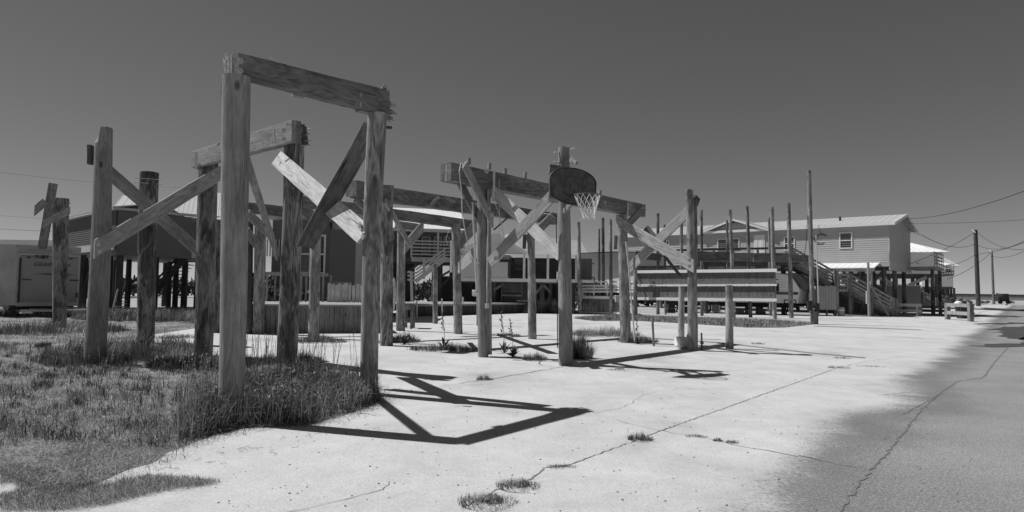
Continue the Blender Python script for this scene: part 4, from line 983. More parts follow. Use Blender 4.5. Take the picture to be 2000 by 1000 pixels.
# ---------------- left raised house, seen from below
cD = at(272, 605, 33); FL = Fm((cD.x, cD.y), 24)
t = thing('raised_house', 'wide raised house with siding darkened as if shaded and open stairs behind the left posts', 'house', FL((0, 0, 0)))
Lz = lambda px, py, y=0: FL.hit(px, py, y)
xR = Lz(272, 480)[0]
FK = Fm((-26.4, 37.6), -42.2); K = lambda px, py, y=0: FK.hit(px, py, y); xc = K(226, 480)[0]; zb = K(226, 486)[1]; zt = K(226, 411)[1]
siding(FK, 0, xc, zb, zt, M_SIDINGK, 'front_wall', t, course=.11)
m = MB(FK); m.box(0, xc, .03, 6, zb-.3, zt-.02); m.build('walls', M_SIDINGD, t)
m = MB(FK); m.box(-.2, xc+.2, -.25, .0, zt+.0, zt+.13); m.box(xc+.01, xc+.2, .01, 6.2, zt, zt+.13); m.build('eave', M_SIDING, t)
m = MB(FK); m.box(0, xc, -.12, -.03, zb-.05, zb+.30); m.build('skirt_board', M_SIDING, t)
metal_roof(FK, -.2, xc+.2, -.25, zt+.14, 3, zt+.75, M_ROOF, 'roof', t, .35)
z6 = Lz(250, 413, 3)[1]; metal_roof(FL, Lz(216, 411, 3)[0], Lz(292, 411, 3)[0], 3, z6, 7, z6+1.35, M_ROOF, 'roof', t, .35)
piles(FK, [(x, y_) for x in (.4, 3.6, xc-.3) for y_ in (.3, 5.6)], zb-.3, .34, M_SHAD, t)
x0, z1 = Lz(233, 424); x1, z0 = Lz(245, 470); window(FL, x0, x1, z0, z1, t, mull=True, mat=M_SIDING)
# porch roof and lattice to the right
xa, xb = xR+.05, Lz(440, 500)[0]; zd = Lz(330, 492)[1]
m = MB(FL); m.box(xa, xb, -.2, 6, zd-.28, zd); m.build('porch_floor', M_DARKW, t)
m = MB(FL); m.box(xa, xb, -.26, -.21, zd-.3, zd+.02); m.build('edge_board', M_SIDING, t)
m = MB(FL); x0, z0 = Lz(303, 488); x1, z1 = Lz(372, 444)
n = 26
for i in range(n):
    f = i/n; p = x0+(x1+1.6-x0)*f; q = p-1.6
    if q < x0: m.bar((max(p, x0), .0, z0), (x0, .0, z0+(max(p, x0)-x0)*(z1-z0)/1.6), .05, .02)
    else:
        pe = min(p, x1); fz = (p-pe)/1.6*(z1-z0); m.bar((pe, .0, z0+fz), (q, .0, z1), .05, .02)
m.build('lattice', M_SIDING, t)
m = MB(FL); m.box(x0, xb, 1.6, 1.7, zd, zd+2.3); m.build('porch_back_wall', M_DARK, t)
metal_roof(FL, Lz(336, 400)[0], Lz(470, 400)[0], -.3, Lz(340, 425)[1], 4.5, Lz(340, 425)[1]+2.05, M_ROOF, 'roof', t, .22)
m = MB(FL); m.box(Lz(300, 430)[0], Lz(470, 430)[0], -.35, -.31, Lz(340, 435)[1], Lz(340, 425)[1]-.05); m.build('fascia', M_BEAM, t)
for x in (303, 332, 372, 410): 
    a, _ = Lz(x, 500); bars('porch_post', M_DARKW, t, [((a, -.1, zd), (a, -.1, Lz(340, 432)[1]))], .16, .16, FL)
px_l = [160, 213, 250, 303, 343, 359, 385]
piles(FL, [(Lz(x, 560, (i % 3)*2.2+.2)[0], (i % 3)*2.2+.2) for i, x in enumerate(px_l)]+[(Lz(x, 560, 6.5)[0], 6.5) for x in (225, 330)], zd-.28, .3, M_SHAD, t)
brace_each('pile_brace', M_SHAD, t, [((Lz(160, 560)[0], .1, 1.0), (Lz(178, 560)[0], .1, zd-.3)), ((Lz(196, 560)[0], .1, 1.2), (Lz(215, 560)[0], .1, zd-.3))], .16, .06, FL)
t = thing('timber_staircase', 'dark staircase rising under the left raised house', 'staircase', at(300, 605, 34))
for dy in (0, 1.2):
    bars('stringer', M_SHAD, t, [(at(300, 575, 34+dy), at(362, 505, 34+dy))], .25, .06)
    bars('railing', M_SHAD, t, [(at(300, 553, 34+dy), at(358, 491, 34+dy)), (at(300, 562, 34+dy), at(360, 498, 34+dy))], .09, .05)
m = MB()
for i in range(11): p = at(302+5.6*i, 573-6.3*i, 34); m.box(p.x-.14, p.x+.14, 34, 35.2, p.z-.02, p.z+.02)
m.build('treads', M_SHAD, t)
t = thing('small_steps', 'small pale steps with a slatted handrail under the left raised house', 'steps', at(230, 606, 31))
m = MB()
for i in range(4):
    a = at(221+3*i, 603-5.2*i, 31+.25*i); b = at(243, 603-5.2*i, 31+.25*i); m.box(a.x, b.x, a.y, a.y+.25, a.z-.04, a.z)
m.build('treads', M_DECKW, t)
bars('handrail', M_SIDING, t, [(at(221, 601, 31), at(230, 566, 31.3)), (at(230, 566, 31.3), at(244, 557, 32.2))], .08, .04)
bars('balusters', M_SIDING, t, [(at(226+4*i, 590-2.5*i, 31.3+.2*i), at(229+3.6*i, 567-2.3*i, 31.3+.2*i)) for i in range(4)], .05, .04)

# ---------------- skirted deck and the house behind the front posts
a, b = G(487, 651), G(745, 650); d_ = (b-a).normalized()
FS = Fm((a.x, a.y), math.degrees(math.atan2(d_.y, d_.x)))
xe = FS.hit(744, 640)[0]; zt = .86
t = thing('low_deck', 'low deck skirted with dark vertical boards behind the front posts', 'deck', FS((0, 0, 0)))
m = MB(FS); n = int(xe/.14)
for i in range(n): m.box(xe*i/n+.005, xe*(i+1)/n-.005, -.02-.008*((i*7) % 3), .02, 0.0, zt-.02)
m.build('skirt', M_SKIRT, t); m = MB(FS); m.box(.02, xe-.02, .03, .07, 0, zt-.06); m.build('skirt_light_block', M_SHAD, t)  # dark sheet added behind the boards so no light shows through gaps
el = G(412, 645); dl = (el-a); Ls = dl.length; FSL = Fm((a.x, a.y), math.degrees(math.atan2(dl.y, dl.x)))
m = MB(FSL); n = int(Ls/.14)
for i in range(n): m.box(.03+(Ls-.03)*i/n+.005, .03+(Ls-.03)*(i+1)/n-.005, -.02, .02+.006*((i*5) % 3), 0.0, zt-.02)
m.build('side_skirt', M_BOARD, t)
m = MB(); A, B, C_, D_ = FS((-.05, -.06, zt)), FS((xe, -.06, zt)), FS((xe, 4.5, zt)), el+Vector((0, 0, zt)); 
m.add([A, B, C_, FS((.8, 4.5, zt)), D_]+[p-Vector((0, 0, .05)) for p in (A, B, C_, FS((.8, 4.5, zt)), D_)], [(0, 1, 2, 3, 4), (9, 8, 7, 6, 5), (0, 5, 6, 1), (1, 6, 7, 2), (2, 7, 8, 3), (3, 8, 9, 4), (4, 9, 5, 0)]); m.build('deck_top', M_SHED, t)
zz = lambda py, px=600, y=3.5: FS.hit(px, py, y)[1]
xx = lambda px, y=3.5: FS.hit(px, 590, y)[0]
bars('railing', M_BOARD, t, [((xx(505), 3.5, zz(536)), (xx(640), 3.5, zz(536)))], .13, .07, FS)
for px_ in (520, 536, 566, 587, 597, 612, 630, 645): bars('rail_post', M_BOARD, t, [((xx(px_), 3.55, zt), (xx(px_), 3.55, zz(536)))], .10, .06, FS)
t = thing('picket_fence', 'pale uneven picket boards on the low deck left of the leaning front post', 'fence', FS((xx(670), 3, 0)))
m = MB(FS)
for i, px_ in enumerate((642, 649, 656, 662, 669, 675, 682, 690, 698, 705)):
    x = xx(px_, 3.2); m.box(x-.05, x+.055, 3.2, 3.23, zt, zz(553+(i*7 % 5), 670, 3.2))
m.build('pickets', M_BOARDP, t); m = MB(FS); m.box(xx(640, 3.24), xx(706, 3.24), 3.235, 3.28, zt+.25, zt+.33); m.build('rail', M_BOARD, t)
# house behind
cE = at(560, 600, 27); FE = Fm((cE.x, cE.y), 6)
t = thing('raised_house', 'grey walled house with tall white framed windows behind the crossed front braces', 'house', FE((0, 0, 0)))
ex = lambda px, y=0: FE.hit(px, 520, y)[0]; ez = lambda py, px=640, y=0: FE.hit(px, py, y)[1]
siding(FE, ex(530), ex(642), .9, ez(432), M_SIDINGD, 'wall', t, course=.2)
siding(FE, ex(642), ex(715), .5, ez(432), M_SIDING, 'wall', t, y=.6, course=.2)
m = MB(FE); m.box(ex(530), ex(715), .7, 6, .5, ez(430)); m.build('body', M_SIDINGD, t)
m = MB(FE); m.box(ex(520), ex(722), -.5, 6.3, ez(430), ez(421)); m.build('eave', M_SIDING, t)
metal_roof(FE, ex(520), ex(722), -.55, ez(421)+.02, 3.5, ez(421)+.5, M_ROOF, 'roof', t, .4)
for a_, b_ in ((588, 604), (611, 632)):
    window(FE, ex(a_), ex(b_), ez(532), ez(462), t, mull=True, vert=False)
m = MB(FE); m.box(ex(514), ex(548), -.1, -.05, ez(505), ez(470)); 
bars('shutter_slats', M_SIDING, t, [((ex(516)+.12*i, -.08, ez(503)), (ex(516)+.12*i, -.08, ez(470))) for i in range(6)], .05, .04, FE)
cQ = at(640, 600, 24); FQ = Fm((cQ.x, cQ.y), 3)
qx = lambda px: FQ.hit(px, 500)[0]; qz = lambda py: FQ.hit(665, py)[1]
t = thing('panel_board', 'large plain grey panel hanging between the front frame posts in the distance', 'panel', FQ((0, 0, 0)))
m = MB(FQ); m.box(0, qx(694), 0, .06, qz(551), qz(448)); m.build('panel', M_PANEL, t)
m = MB(FQ)
for x in (.05, qx(694)-.12): m.box(x, x+.08, .065, .15, .02, qz(448))
m.build('frame', M_DARKW, t)
# work table
t = thing('work_table', 'small rough timber table beside the post with the knee board', 'table', G(797, 641))
yT = G(797, 641).y; a, b = at(788, 592, yT), at(812, 594, yT)
m = MB(); m.box(a.x, b.x, yT-.3, yT+.4, a.z-.05, a.z); m.build('table_top', M_BEAM, t)
m = MB(); m.box(a.x+.04, b.x-.04, yT-.25, yT-.2, a.z-.22, a.z-.055); m.build('apron', M_BOARD, t)
for x in (a.x+.06, b.x-.1):
    for yy in (-.22, .3): m = MB(); m.bar((x, yT+yy, 0), (x, yT+yy, a.z-.055), .08, .08); m.build('leg', M_BEAM, t)
t = thing('stuffed_sack', 'pale sack hanging by the rough dark post', 'sack', at(769, 575, 16.4))
m = MB(); c = at(769, 575, 16.4); V = []; F_ = []
for i in range(9):
    f = i/8; r = .10*math.sin(math.pi*min(.97, f*.9+.08))**.6
    for k in range(10): an = 6.283*k/10; V.append(c+Vector((math.cos(an)*r*.55, math.sin(an)*r, -.42+.84*f+.02*math.sin(3*an))))
for i in range(8):
    for k in range(10): F_.append((i*10+k, i*10+(k+1) % 10, (i+1)*10+(k+1) % 10, (i+1)*10+k))
m.add(V, F_, raw=True); m.build('sack', M_CLOTH, t, smooth=True)

# ---------------- parked trailer, left
cT = at(28, 612, 25); FT = Fm((cT.x, cT.y), 46)
t = thing('cargo_trailer', 'white travel trailer with a closed rear door parked in the grass at the far left', 'trailer', FT((0, 0, 0)))
Wt = FT.hit(155, 560)[0]; zb, zt = FT.hit(60, 596)[1], FT.hit(60, 480)[1]; LT = 7.5
def loop_body(F, W, L, z0, z1, r=.12):
    pts = [(0, z0), (W, z0), (W, z1-r), (W-r*.4, z1-r*.4+.02), (W-r, z1), (r, z1), (r*.4, z1-r*.4+.02), (0, z1-r)]
    m = MB(F); m.prism([(x, 0, z) for x, z in pts], F.y*L); return m
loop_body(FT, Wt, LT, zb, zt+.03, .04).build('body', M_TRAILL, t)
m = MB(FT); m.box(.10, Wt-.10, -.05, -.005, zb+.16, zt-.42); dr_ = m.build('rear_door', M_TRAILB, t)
m = MB(FT); m.box(.02, .09, -.035, -.002, zb, zt-.3); m.box(Wt-.09, Wt-.02, -.035, -.002, zb, zt-.3); m.box(.02, Wt-.02, -.04, -.003, zt-.38, zt-.30); m.box(.02, Wt-.02, -.06, -.003, zb-.04, zb+.12); m.build('door_frame', M_SIDING, t)
m = MB(FT); m.box(.3, Wt-.3, -.02, -.003, zt-.22, zt-.12); m.build('top_panel', M_TRAILB, t)
for i in range(4): m = MB(FT); x = .35+i*(Wt-.7)/3; m.tube((x-.05, -.08, zt-.46), (x+.05, -.08, zt-.46), .025, n=6); m.build('hinge', M_BLACK, t)
for x in (.02, Wt-.5): m = MB(FT); m.box(x+.15, x+.45, -.09, -.055, zb+.98, zb+1.02); m.build('latch', M_DECAL, t)
m = MB(FT); m.box(.06, .12, -.10, -.055, zb+.1, zt-.5); m.build('lock_bar', M_DARK, t)
zs = FT.hit(90, 536)[1]; xs0, xs1 = FT.hit(66, 536)[0], FT.hit(146, 538)[0]
m = MB(FT)
for (xa, xb, dz, th) in ((xs0, xs0+.75, .02, .035), (xs0+.5, xs1-.5, -.03, .03), (xs1-.7, xs1, .0, .03)):
    m.prism([(xa, -.051, zs+dz-.01), ((xa+xb)/2, -.051, zs+dz-th), (xb, -.051, zs+dz-.015), ((xa*.4+xb*.6), -.051, zs+dz+th)], FT.y*-.006)
m.build('swoosh', M_DECAL, t)
def text(s_, F, x, y, z, size, mat, parent, name='lettering', italic=0, sx=1.0, bold=0):
    cu = bpy.data.curves.new(name, 'FONT'); cu.body = s_; cu.size = size; cu.shear = italic; cu.extrude = .003; cu.offset = bold
    tmp = bpy.data.objects.new('tmp', cu); COL.objects.link(tmp); dg = bpy.context.evaluated_depsgraph_get()
    me = bpy.data.meshes.new_from_object(tmp.evaluated_get(dg)); bpy.data.objects.remove(tmp)
    V = [F((x+v.co.x*sx, y-v.co.z, z+v.co.y)) for v in me.vertices]; Fc = [tuple(p.vertices) for p in me.polygons]
    return finish(name, V, Fc, mat, parent)
x0, z0 = FT.hit(68, 504); x1 = FT.hit(88, 504)[0]
text('FLEET', FT, x0, -.056, z0, .17, M_DECAL, t, sx=1.05, bold=.008); text('WOOD', FT, x0+.56, -.056, z0, .17, M_DECALG, t, sx=1.0)
x0, z0 = FT.hit(64, 519); text('GEAR  BOX', FT, x0, -.056, z0, .19, M_DECAL, t, italic=.3, sx=1.25, bold=.004)
FTs = Fm(FT((0, 0, 0)), 136)
m = MB(FTs); m.box(.5, .85, -.0, .012, zt-.7, zt-.25); m.build('side_window', M_DECAL, t)
m = MB(FTs)
for q in range(1, 7): m.box(q*1.1, q*1.1+.03, .0, .02, zb, zt-.05)
m.box(0, LT, 0, .05, zt-.08, zt+.02); m.build('side_seams', M_TRAILB, t)
m = MB(FT)
for x in (.05, Wt-.13): m.box(x, x+.08, -.07, -.04, zb+.3, zb+.5)
m.build('tail_light', M_DECAL, t)
m = MB(FTs); m.box(.0, LT, .0, .03, zb+.95, zb+.99); m.build('side_moulding', M_SIDING, t)
m = MB(FTs)
for x, z in ((.25, zb+.18), (.5, zb-.02), (.75, zb-.02)): m.box(x, x+.2, .0, .015, z, z+.14+(.1 if x < .3 else 0))
m.build('marker_plate', M_TRIM, t)
m = MB(FT); m.box(.1, Wt-.1, .3, LT-.2, zb-.18, zb-.01); m.box(.0, .5, .02, .12, zb-.16, zb-.05); m.build('chassis', M_BLACK, t)
for x in (.25, Wt-.5):
    for yy in (1.0, 3.4, 4.3):
        m = MB(FT); m.tube((x, yy, .30), (x+.22, yy, .30), .33, n=18); wq = m.build('wheel', M_BLACK, t); m = MB(FT); m.tube((x-.01, yy, .30), (x+.23, yy, .30), .17, n=12); m.build('rim', M_STEEL, wq)
t = thing('timber_pallet', 'stack of loose planks lying by the right end of the far left trailer', 'planks', at(160, 608, 24))
m = MB()
for i, (x0, x1, py, Y) in enumerate(((40, 110, 607, 24.5), (60, 170, 604, 25), (120, 215, 606, 24), (130, 212, 601, 25.5), (40, 62, 611, 23.5))):
    m.bar(at(x0, py, Y), at(x1, py+(i % 2), Y+.3), .06, .2)
m.build('planks', M_BOARD, t)

# ---------------- privacy screen and thin posts, right
t = thing('board_screen', 'long two tier privacy screen of dark vertical boards between pale rails', 'fence', G(1376, 619))
def Q(px, py):
    f = (px-1237)/279; return at(px, py, 1/(1/36.6*(1-f)+1/31.4*f))
def qy(px, y0, y1): return y0+(y1-y0)*(px-1237)/279
m = MB()
for i in range(94):
    xa = 1240+i*2.92
    for (u0, u1, v0, v1) in ((532, 555, 530.5, 554), (560, 581, 559, 583)):
        A, B = Q(xa, qy(xa, u1, v1)), Q(xa+2.88, qy(xa+2.88, u1, v1)); C_, D_ = Q(xa+2.88, qy(xa+2.88, u0, v0)), Q(xa, qy(xa, u0, v0))
        o = Vector((0, .03+.004*((i*5) % 3), 0)); m.prism([A+o, B+o, C_+o, D_+o], (0, .03, 0))
m.build('boards', M_FENCE, t)
for (u, v, wd) in ((531, 528, .16), (557.5, 556.5, .09), (583, 586, .15)):
    m = MB(); m.bar(Q(1236, u)-Vector((0, .05, 0)), Q(1516.5, v)-Vector((0, .05, 0)), wd, .07); m.build('rail', M_RAILW, t)
thin = [(1130, 433, 1133, 613.5, 7.5, 'thin post with a pale sleeve at its foot, left end of the dark mesh'), (1192.5, 428, 1193.5, 615, 6.5, 'thin post in front of the dark mesh'),
        (1241, 500, 1241, 618, 8, 'thin post at the left end of the board screen'), (1285, 416, 1285, 614, 6.5, 'tall dark thin post over the left part of the board screen'),
        (1331, 430, 1331, 619, 7, 'thin post just left of the cracked post'), (1370, 409, 1371, 617, 6, 'thin post just right of the cracked post'),
        (1426, 409, 1433, 621, 7, 'thin post rising above the right stump'), (1459.5, 402, 1466, 620, 6.5, 'thin post in front of the gable window'),
        (1507.5, 404, 1513, 624, 8, 'thin post at the right end of the board screen'), (1540, 396, 1545.5, 621, 8, 'thin post before the travel trailer front'),
        (1170, 446, 1171, 612, 5, 'shorter thin post of the pair behind the dark mesh'), (1177.5, 425, 1179, 612, 6.5, 'taller thin post of the pair behind the dark mesh'),
        (1298, 438, 1300, 614, 4.5, 'short thin dark post behind the crossing braces'), (1420, 430, 1422, 616, 5, 'faint thin post left of the one above the stump'), (1502, 425, 1505, 617, 4.5, 'faint thin post left of the screen end post')]
for i, (tx, ty, bx, by, w_, lab) in enumerate(thin):
    g = G(bx, by); q = at(tx, ty, g.y)
    o = pole('piling', g, q, pw(w_*1.08, g.y), pw(w_*.9, g.y), M_POLE if i in (0, 1, 2, 6, 8, 9, 4) else M_POLED, None, seed=80+i, n=12, jag=.04)
    tag(o, lab, 'piling', 'thin pilings standing on the right')
for (bx, by, tx, ty, w_, lab) in ((1330.5, 661, 1331, 559, 12, 'cut off piling stump just left of the cracked post'), (1425, 681, 1424, 557, 14.5, 'wider cut off piling stump in front of the board screen')):
    g = G(bx, by); o = pole('piling_stump', g, at(tx, ty, g.y), pw(w_*1.05, g.y), pw(w_*.95, g.y), M_POLE, None, seed=bx, n=16); tag(o, lab, 'piling', 'cut off pilings')
# hanging beams between the thin posts
for (a, b, w_, lab) in (((1358, 500, 37.5), (1432, 502, 37.2), 19, 'thick squared beam right of the cracked post'), ((1432, 501, 37), (1471, 502, 36.8), 15, 'dark short beam end over the screen'),
                        ((1471, 503, 37.6), (1546, 503, 37.2), 17, 'long squared beam under the deck handrail'), ((1546, 504, 37.3), (1588, 506, 37), 14, 'squared beam end beside the tall wired post'), ((1240, 497, 37.6), (1292, 503, 37.3), 14, 'squared beam over the dark mesh')):
    o = board('beam', at(*a), at(*b), pw(w_, a[2]), .3, M_BEAM, None, seed=a[0], jag=(.04, .04)); tag(o, lab, 'beam', 'squared beams carried by thin pilings')
# tall post with wires
g = G(1587.5, 633); t = thing('piling', 'tallest thin piling with a boxed foot and hanging wire loops', 'piling', g)
pole('post', g, at(1580, 333, g.y), pw(9.5, g.y), pw(7.5, g.y), M_POLE, t, seed=120)
m = MB(); m.box(g.x-.17, g.x+.17, g.y-.2, g.y-.12, 0, pw(29, g.y)); m.box(g.x+.09, g.x+.17, g.y-.11, g.y+.15, 0, pw(29, g.y)); m.build('foot_box', M_BEAM, t)
m = MB(); m.box(g.x-.25, g.x+.1, g.y-.24, g.y-.205, pw(29, g.y), pw(31, g.y)); m.build('cleat', M_TRIM, t)
m = MB(); c = at(1586, 596, g.y-.2); m.box(c.x-.22, c.x-.02, c.y-.1, c.y+.05, c.z-.25, c.z+.2); m.box(c.x+.12, c.x+.3, c.y-.1, c.y+.05, c.z-.3, c.z+.1); m.build('service_box', M_DARK, t)
m = MB(); c = at(1604, 462, g.y+.1)
for r in (.22, .17, .25): m.path([c+Vector((math.cos(a_/12*6.283)*r*1.1, .02*a_, math.sin(a_/12*6.283)*r*.8-.02*a_)) for a_ in range(13)], .012)
m.path([at(1585, 458, g.y), at(1592, 470, g.y), at(1600, 462, g.y)], .012)
m.path([at(1598, 440, g.y+.1), at(1601, 452, g.y+.1), at(1610, 460, g.y+.1)], .01)
m.path([at(1578, 420, g.y), at(1574, 480, g.y), at(1570, 504, g.y)], .014); m.build('wire_loops', M_DARK, t)
m = MB(); m.tube(at(1594, 460, g.y+.1), at(1599, 600, g.y+.1), .03); m.build('conduit', M_PVC, t)
# stair-like debris
# dark mesh, sagging
t = thing('mesh_tarp', 'dark translucent mesh tarp stretched between thin posts', 'tarp', at(1185, 613, 36.6))
mm_, tt, bb = nodes('mesh_fabric'); bb.inputs['Base Color'].default_value = (.10, .10, .10, 1); bb.inputs['Alpha'].default_value = .72; bb.inputs['Roughness'].default_value = .9
V = []; F_ = []; n = 24
for i in range(n+1):
    f = i/n; x = 1133+(1300-1133)*f
    top = 495-3*math.sin(f*3.1)+10*max(0, f-.62)*1.5; bot = 546-7*f+3*math.sin(f*7)
    for j in range(7):
        g_ = j/6; p = at(x, bot+(top-bot)*g_, 36.4+.25*math.sin(f*9+g_*3)); V.append(p)
for i in range(n):
    for j in range(6): F_.append((i*7+j, (i+1)*7+j, (i+1)*7+j+1, i*7+j+1))
finish('fabric', V, F_, mm_, t, smooth=True)
m = MB(); m.path([V[i*7+6] for i in range(n+1)], .03); m.build('hem', M_DARK, t)
# white railed platform
YW = 38.5
t = thing('boarded_platform', 'raised platform with white horizontal rails over dark boards, under the mesh tarp', 'deck', at(1185, 612, YW))
W_ = lambda px, py, Y=YW: at(px, py, Y+1.3-(px-1120)*.026)
for y0, y1 in ((551, 550), (558, 558), (564, 563), (569.5, 569.5)): bars('rail', M_RAILW, t, [(W_(1137, y0), W_(1237, y1))], .11, .05)
bars('edge_board', M_RAILW, t, [(W_(1137, 580.5, YW-.05), W_(1237, 582, YW-.05))], .17, .06)
bars('base_rail', M_RAILW, t, [(W_(1134, 609.5, YW-.05), W_(1212, 612, YW-.05))], .09, .05)
m = MB()
for i in range(26):
    x = 1137+i*2.9; m.prism([W_(x, 609), W_(x+2.6, 609), W_(x+2.6, 584), W_(x, 583)], (0, .04, 0))
m.build('boards', M_FENCE, t)
for x in (1138, 1160, 1186, 1212, 1237): bars('rail_post', M_RAILW, t, [(W_(x, 580, YW+.1), W_(x, 549, YW+.1))], .10, .08)
m = MB(); a = W_(1137, 582, YW+.05); b = W_(1237, 583, YW+.05); m.add([a, b, b+Vector((.5, 4, 0)), a+Vector((.2, 4, 0)), a-Vector((0, 0, .06)), b-Vector((0, 0, .06)), b+Vector((.5, 4, -.06)), a+Vector((.2, 4, -.06))], [(0, 1, 2, 3), (0, 4, 5, 1), (1, 5, 6, 2), (2, 6, 7, 3), (3, 7, 4, 0), (7, 6, 5, 4)]); m.build('platform', M_DECKW, t)
for i in range(5):
    o = W_(1121-i*.6, 607-i*6.3, YW+.2*i); m = MB(); m.box(o.x-.25, o.x+.45, o.y, o.y+.28, o.z-.03, o.z+.02); m.build('step', M_RAILW, t)
bars('stringer', M_RAILW, t, [(W_(1118, 611), W_(1131, 584))], .14, .05)
m = MB(); a = W_(1200, 588); m.box(a.x, a.x+.45, a.y-.5, a.y, a.z-.05, a.z+.3); q = thing('storage_crate', 'pale crate beside the boarded platform and the leaning conduit', 'crate', W_(1205, 590)); m.build('crate', M_SIDING, q); m = MB(); m.box(a.x-.02, a.x+.47, a.y-.52, a.y+.01, a.z+.3, a.z+.34); m.build('lid', M_TRIM, q)

# ---------------- travel trailer, right
cR = at(1565, 612, 41); FR = Fm((cR.x, cR.y), 180-6)
t = thing('travel_trailer', 'white travel trailer with a dark curved front cap behind the board screen', 'trailer', FR((0, 0, 0)))
FR = Fm((at(1303, 612, 45.5).x, 45.5), -22)
xf = FR.hit(1561, 600)[0]; zb, zt = FR.hit(1530, 592)[1], FR.hit(1530, 532)[1]; DR = 2.4
prof = [(0, zb), (xf-.1, zb), (xf, zb+.5), (xf+.02, zb+.95), (xf-.45, zb+1.75), (xf-1.0, zt-.10), (xf-1.6, zt), (.3, zt), (0, zt-.2)]
m = MB(FR); m.prism([(x, 0, z) for x, z in prof], FR.y*DR); m.build('body', M_TRAIL, t)
m = MB(FR); zz_ = zb+.7
for i in range(7): z = zb+.85+i*.17; m.box(.1, xf-.5-(.25 if z > zb+1.5 else 0), -.016, -.003, z, z+.02)
m.build('ribs', M_SIDING, t)
m = MB(FR); m.box(.05, xf-.06, -.02, -.003, zb+.56, zb+.74); m.box(.3, xf-1.25, -.02, -.003, zt-.52, zt-.46); m.build('stripe', M_DECAL, t)
x0, z1 = FR.hit(1517, 554); x1, z0 = FR.hit(1521.5, 569.5); m = MB(FR); m.box(x0-.3, x1, -.03, -.004, z0, z1); m.build('side_window', M_BLACK, t)
x0, z1 = FR.hit(1531, 585); x1, z0 = FR.hit(1555, 593.5); m = MB(FR); m.box(x0, x1, -.03, -.004, z0, z1); hq = m.build('storage_hatch', M_BLACK, t); m = MB(FR); m.box(x0+.06, x1-.06, -.045, -.03, z0+.06, z1-.06); m.build('hatch_panel', M_RAILW, hq)
x0, z0 = FR.hit(1523, 573.5); x1 = FR.hit(1556, 572)[0]; text('SPRINGDALE', FR, x0, -.024, z0, .17, M_DECALG, t, sx=(x1-x0)/1.19, bold=.004)
m = MB(FR); pts_ = [FR.hit(*q, -.03) for q in ((1541, 532), (1556, 534), (1567, 541), (1575, 553), (1578, 562), (1572, 569), (1566, 562), (1556, 548), (1547, 538))]
m.prism([(x, -.03, z) for x, z in pts_], FR.y*(DR+.06)); m.build('front_cap', M_PANEL, t)
m = MB(FR); m.box(.1, xf-.2, .1, DR-.1, zb-.28, zb-.01); m.bar((xf-.3, DR/2, zb-.1), (xf+1.5, DR/2, zb-.15), .12, .1); m.build('chassis', M_BLACK, t)
for px_ in (1381, 1398):
    x = FR.hit(px_, 606)[0]; m = MB(FR); m.tube((x, -.02, .36), (x, .25, .36), .36, n=20); wq = m.build('wheel', M_BLACK, t); m = MB(FR); m.tube((x, -.04, .36), (x, .2, .36), .19, n=14); m.build('rim', M_STEEL, wq)
for px_ in (1320, 1505, 1535): x = FR.hit(px_, 606)[0]; bars('jack', M_BLACK, t, [((x, .3, 0), (x+.15, .3, zb-.2))], .1, .1, FR)
m = MB(FR); m.tube((xf+.75, .9, zb+.15), (xf+.75, .9, zb+.7), .16, n=12); m.build('gas_bottle', M_TRIM, t, smooth=True)
t = thing('camp_chair', 'folding camp chair standing beside the trailer wheel', 'chair', at(1397, 615, 42))
yC = 41.8; a, b = at(1389, 596, yC), at(1405, 596, yC); gz0 = at(1397, 616.5, yC).z
m = MB(); m.add([a, b, b-Vector((0, .1, .38)), a-Vector((0, .1, .38)), a+Vector((0, .02, 0)), b+Vector((0, .02, 0)), b-Vector((0, .08, .38)), a-Vector((0, .08, .38))], [(0, 1, 2, 3), (7, 6, 5, 4), (0, 4, 5, 1), (2, 6, 7, 3), (1, 5, 6, 2), (0, 3, 7, 4)]); m.build('backrest', M_PANEL, t)
m = MB(); m.box(a.x, b.x, yC-.55, yC-.1, a.z-.42, a.z-.39); m.build('seat', M_PANEL, t)
for x in (a.x, b.x):
    for yy in (-.52, -.1): bars('leg', M_STEEL, t, [((x, yC+yy, gz0), (x, yC+yy, a.z-.40 if yy < -.2 else a.z))], .03, .03)
# block stands and clutter under the trailer
for i, (px_, w_, h_) in enumerate(((1447, .5, .28), (1462, .3, .22), (1488, .55, .3), (1340, .8, .45), (1312, .5, .6))):
    c = at(px_, 613, 42.6); c.z = 0; q = thing('block_stand', ('low stack of blocks under the trailer, left of the screen post', 'single block under the trailer middle', 'wide block stack under the trailer near its nose', 'dark heap of gear under the trailer behind the cracked post', 'dark upright gear left of the heap under the trailer')[i], 'blocks', c)
    m = MB(); m.box(c.x-w_/2, c.x+w_/2, c.y, c.y+.4, 0, h_*.48); m.box(c.x-w_/2+.04, c.x+w_/2-.02, c.y+.02, c.y+.38, h_*.5, h_); m.build('blocks', M_BLACK if i > 2 else M_ROCK, q)

# ---------------- guard rails, rubbish bin, utility poles, wires
def guard(x0, y0, x1, y1, lab, h=1.0):
    a, b = G(x0, y0), G(x1, y1); q = thing('timber_guard_rail', lab, 'guard rail', a)
    for p in (a, b): bars('post', M_BEAM, q, [(p, p+Vector((0, 0, h)))], .22, .22)
    off = Vector((0, -.14, 0))
    for z_ in (h*.88, h*.42): bars('rail', M_DECKW, q, [(a+off+Vector((-.1, 0, z_)), b+off+Vector((.1, 0, z_)))], .2, .06)
guard(1754, 617, 1795, 618, 'low timber guard rail at the foot of the long staircase', .85)
guard(1851, 624, 1896, 628, 'low timber guard rail with the rubbish bin behind it', 1.0)
guard(1797, 612, 1849, 614, 'lower guard rail in shade between the two nearer guard rails', .6)
c = G(1880, 622); t = thing('rubbish_bin', 'dark rubbish bin overflowing with white bags behind the guard rail', 'bin', c)
m = MB(); z1 = .86
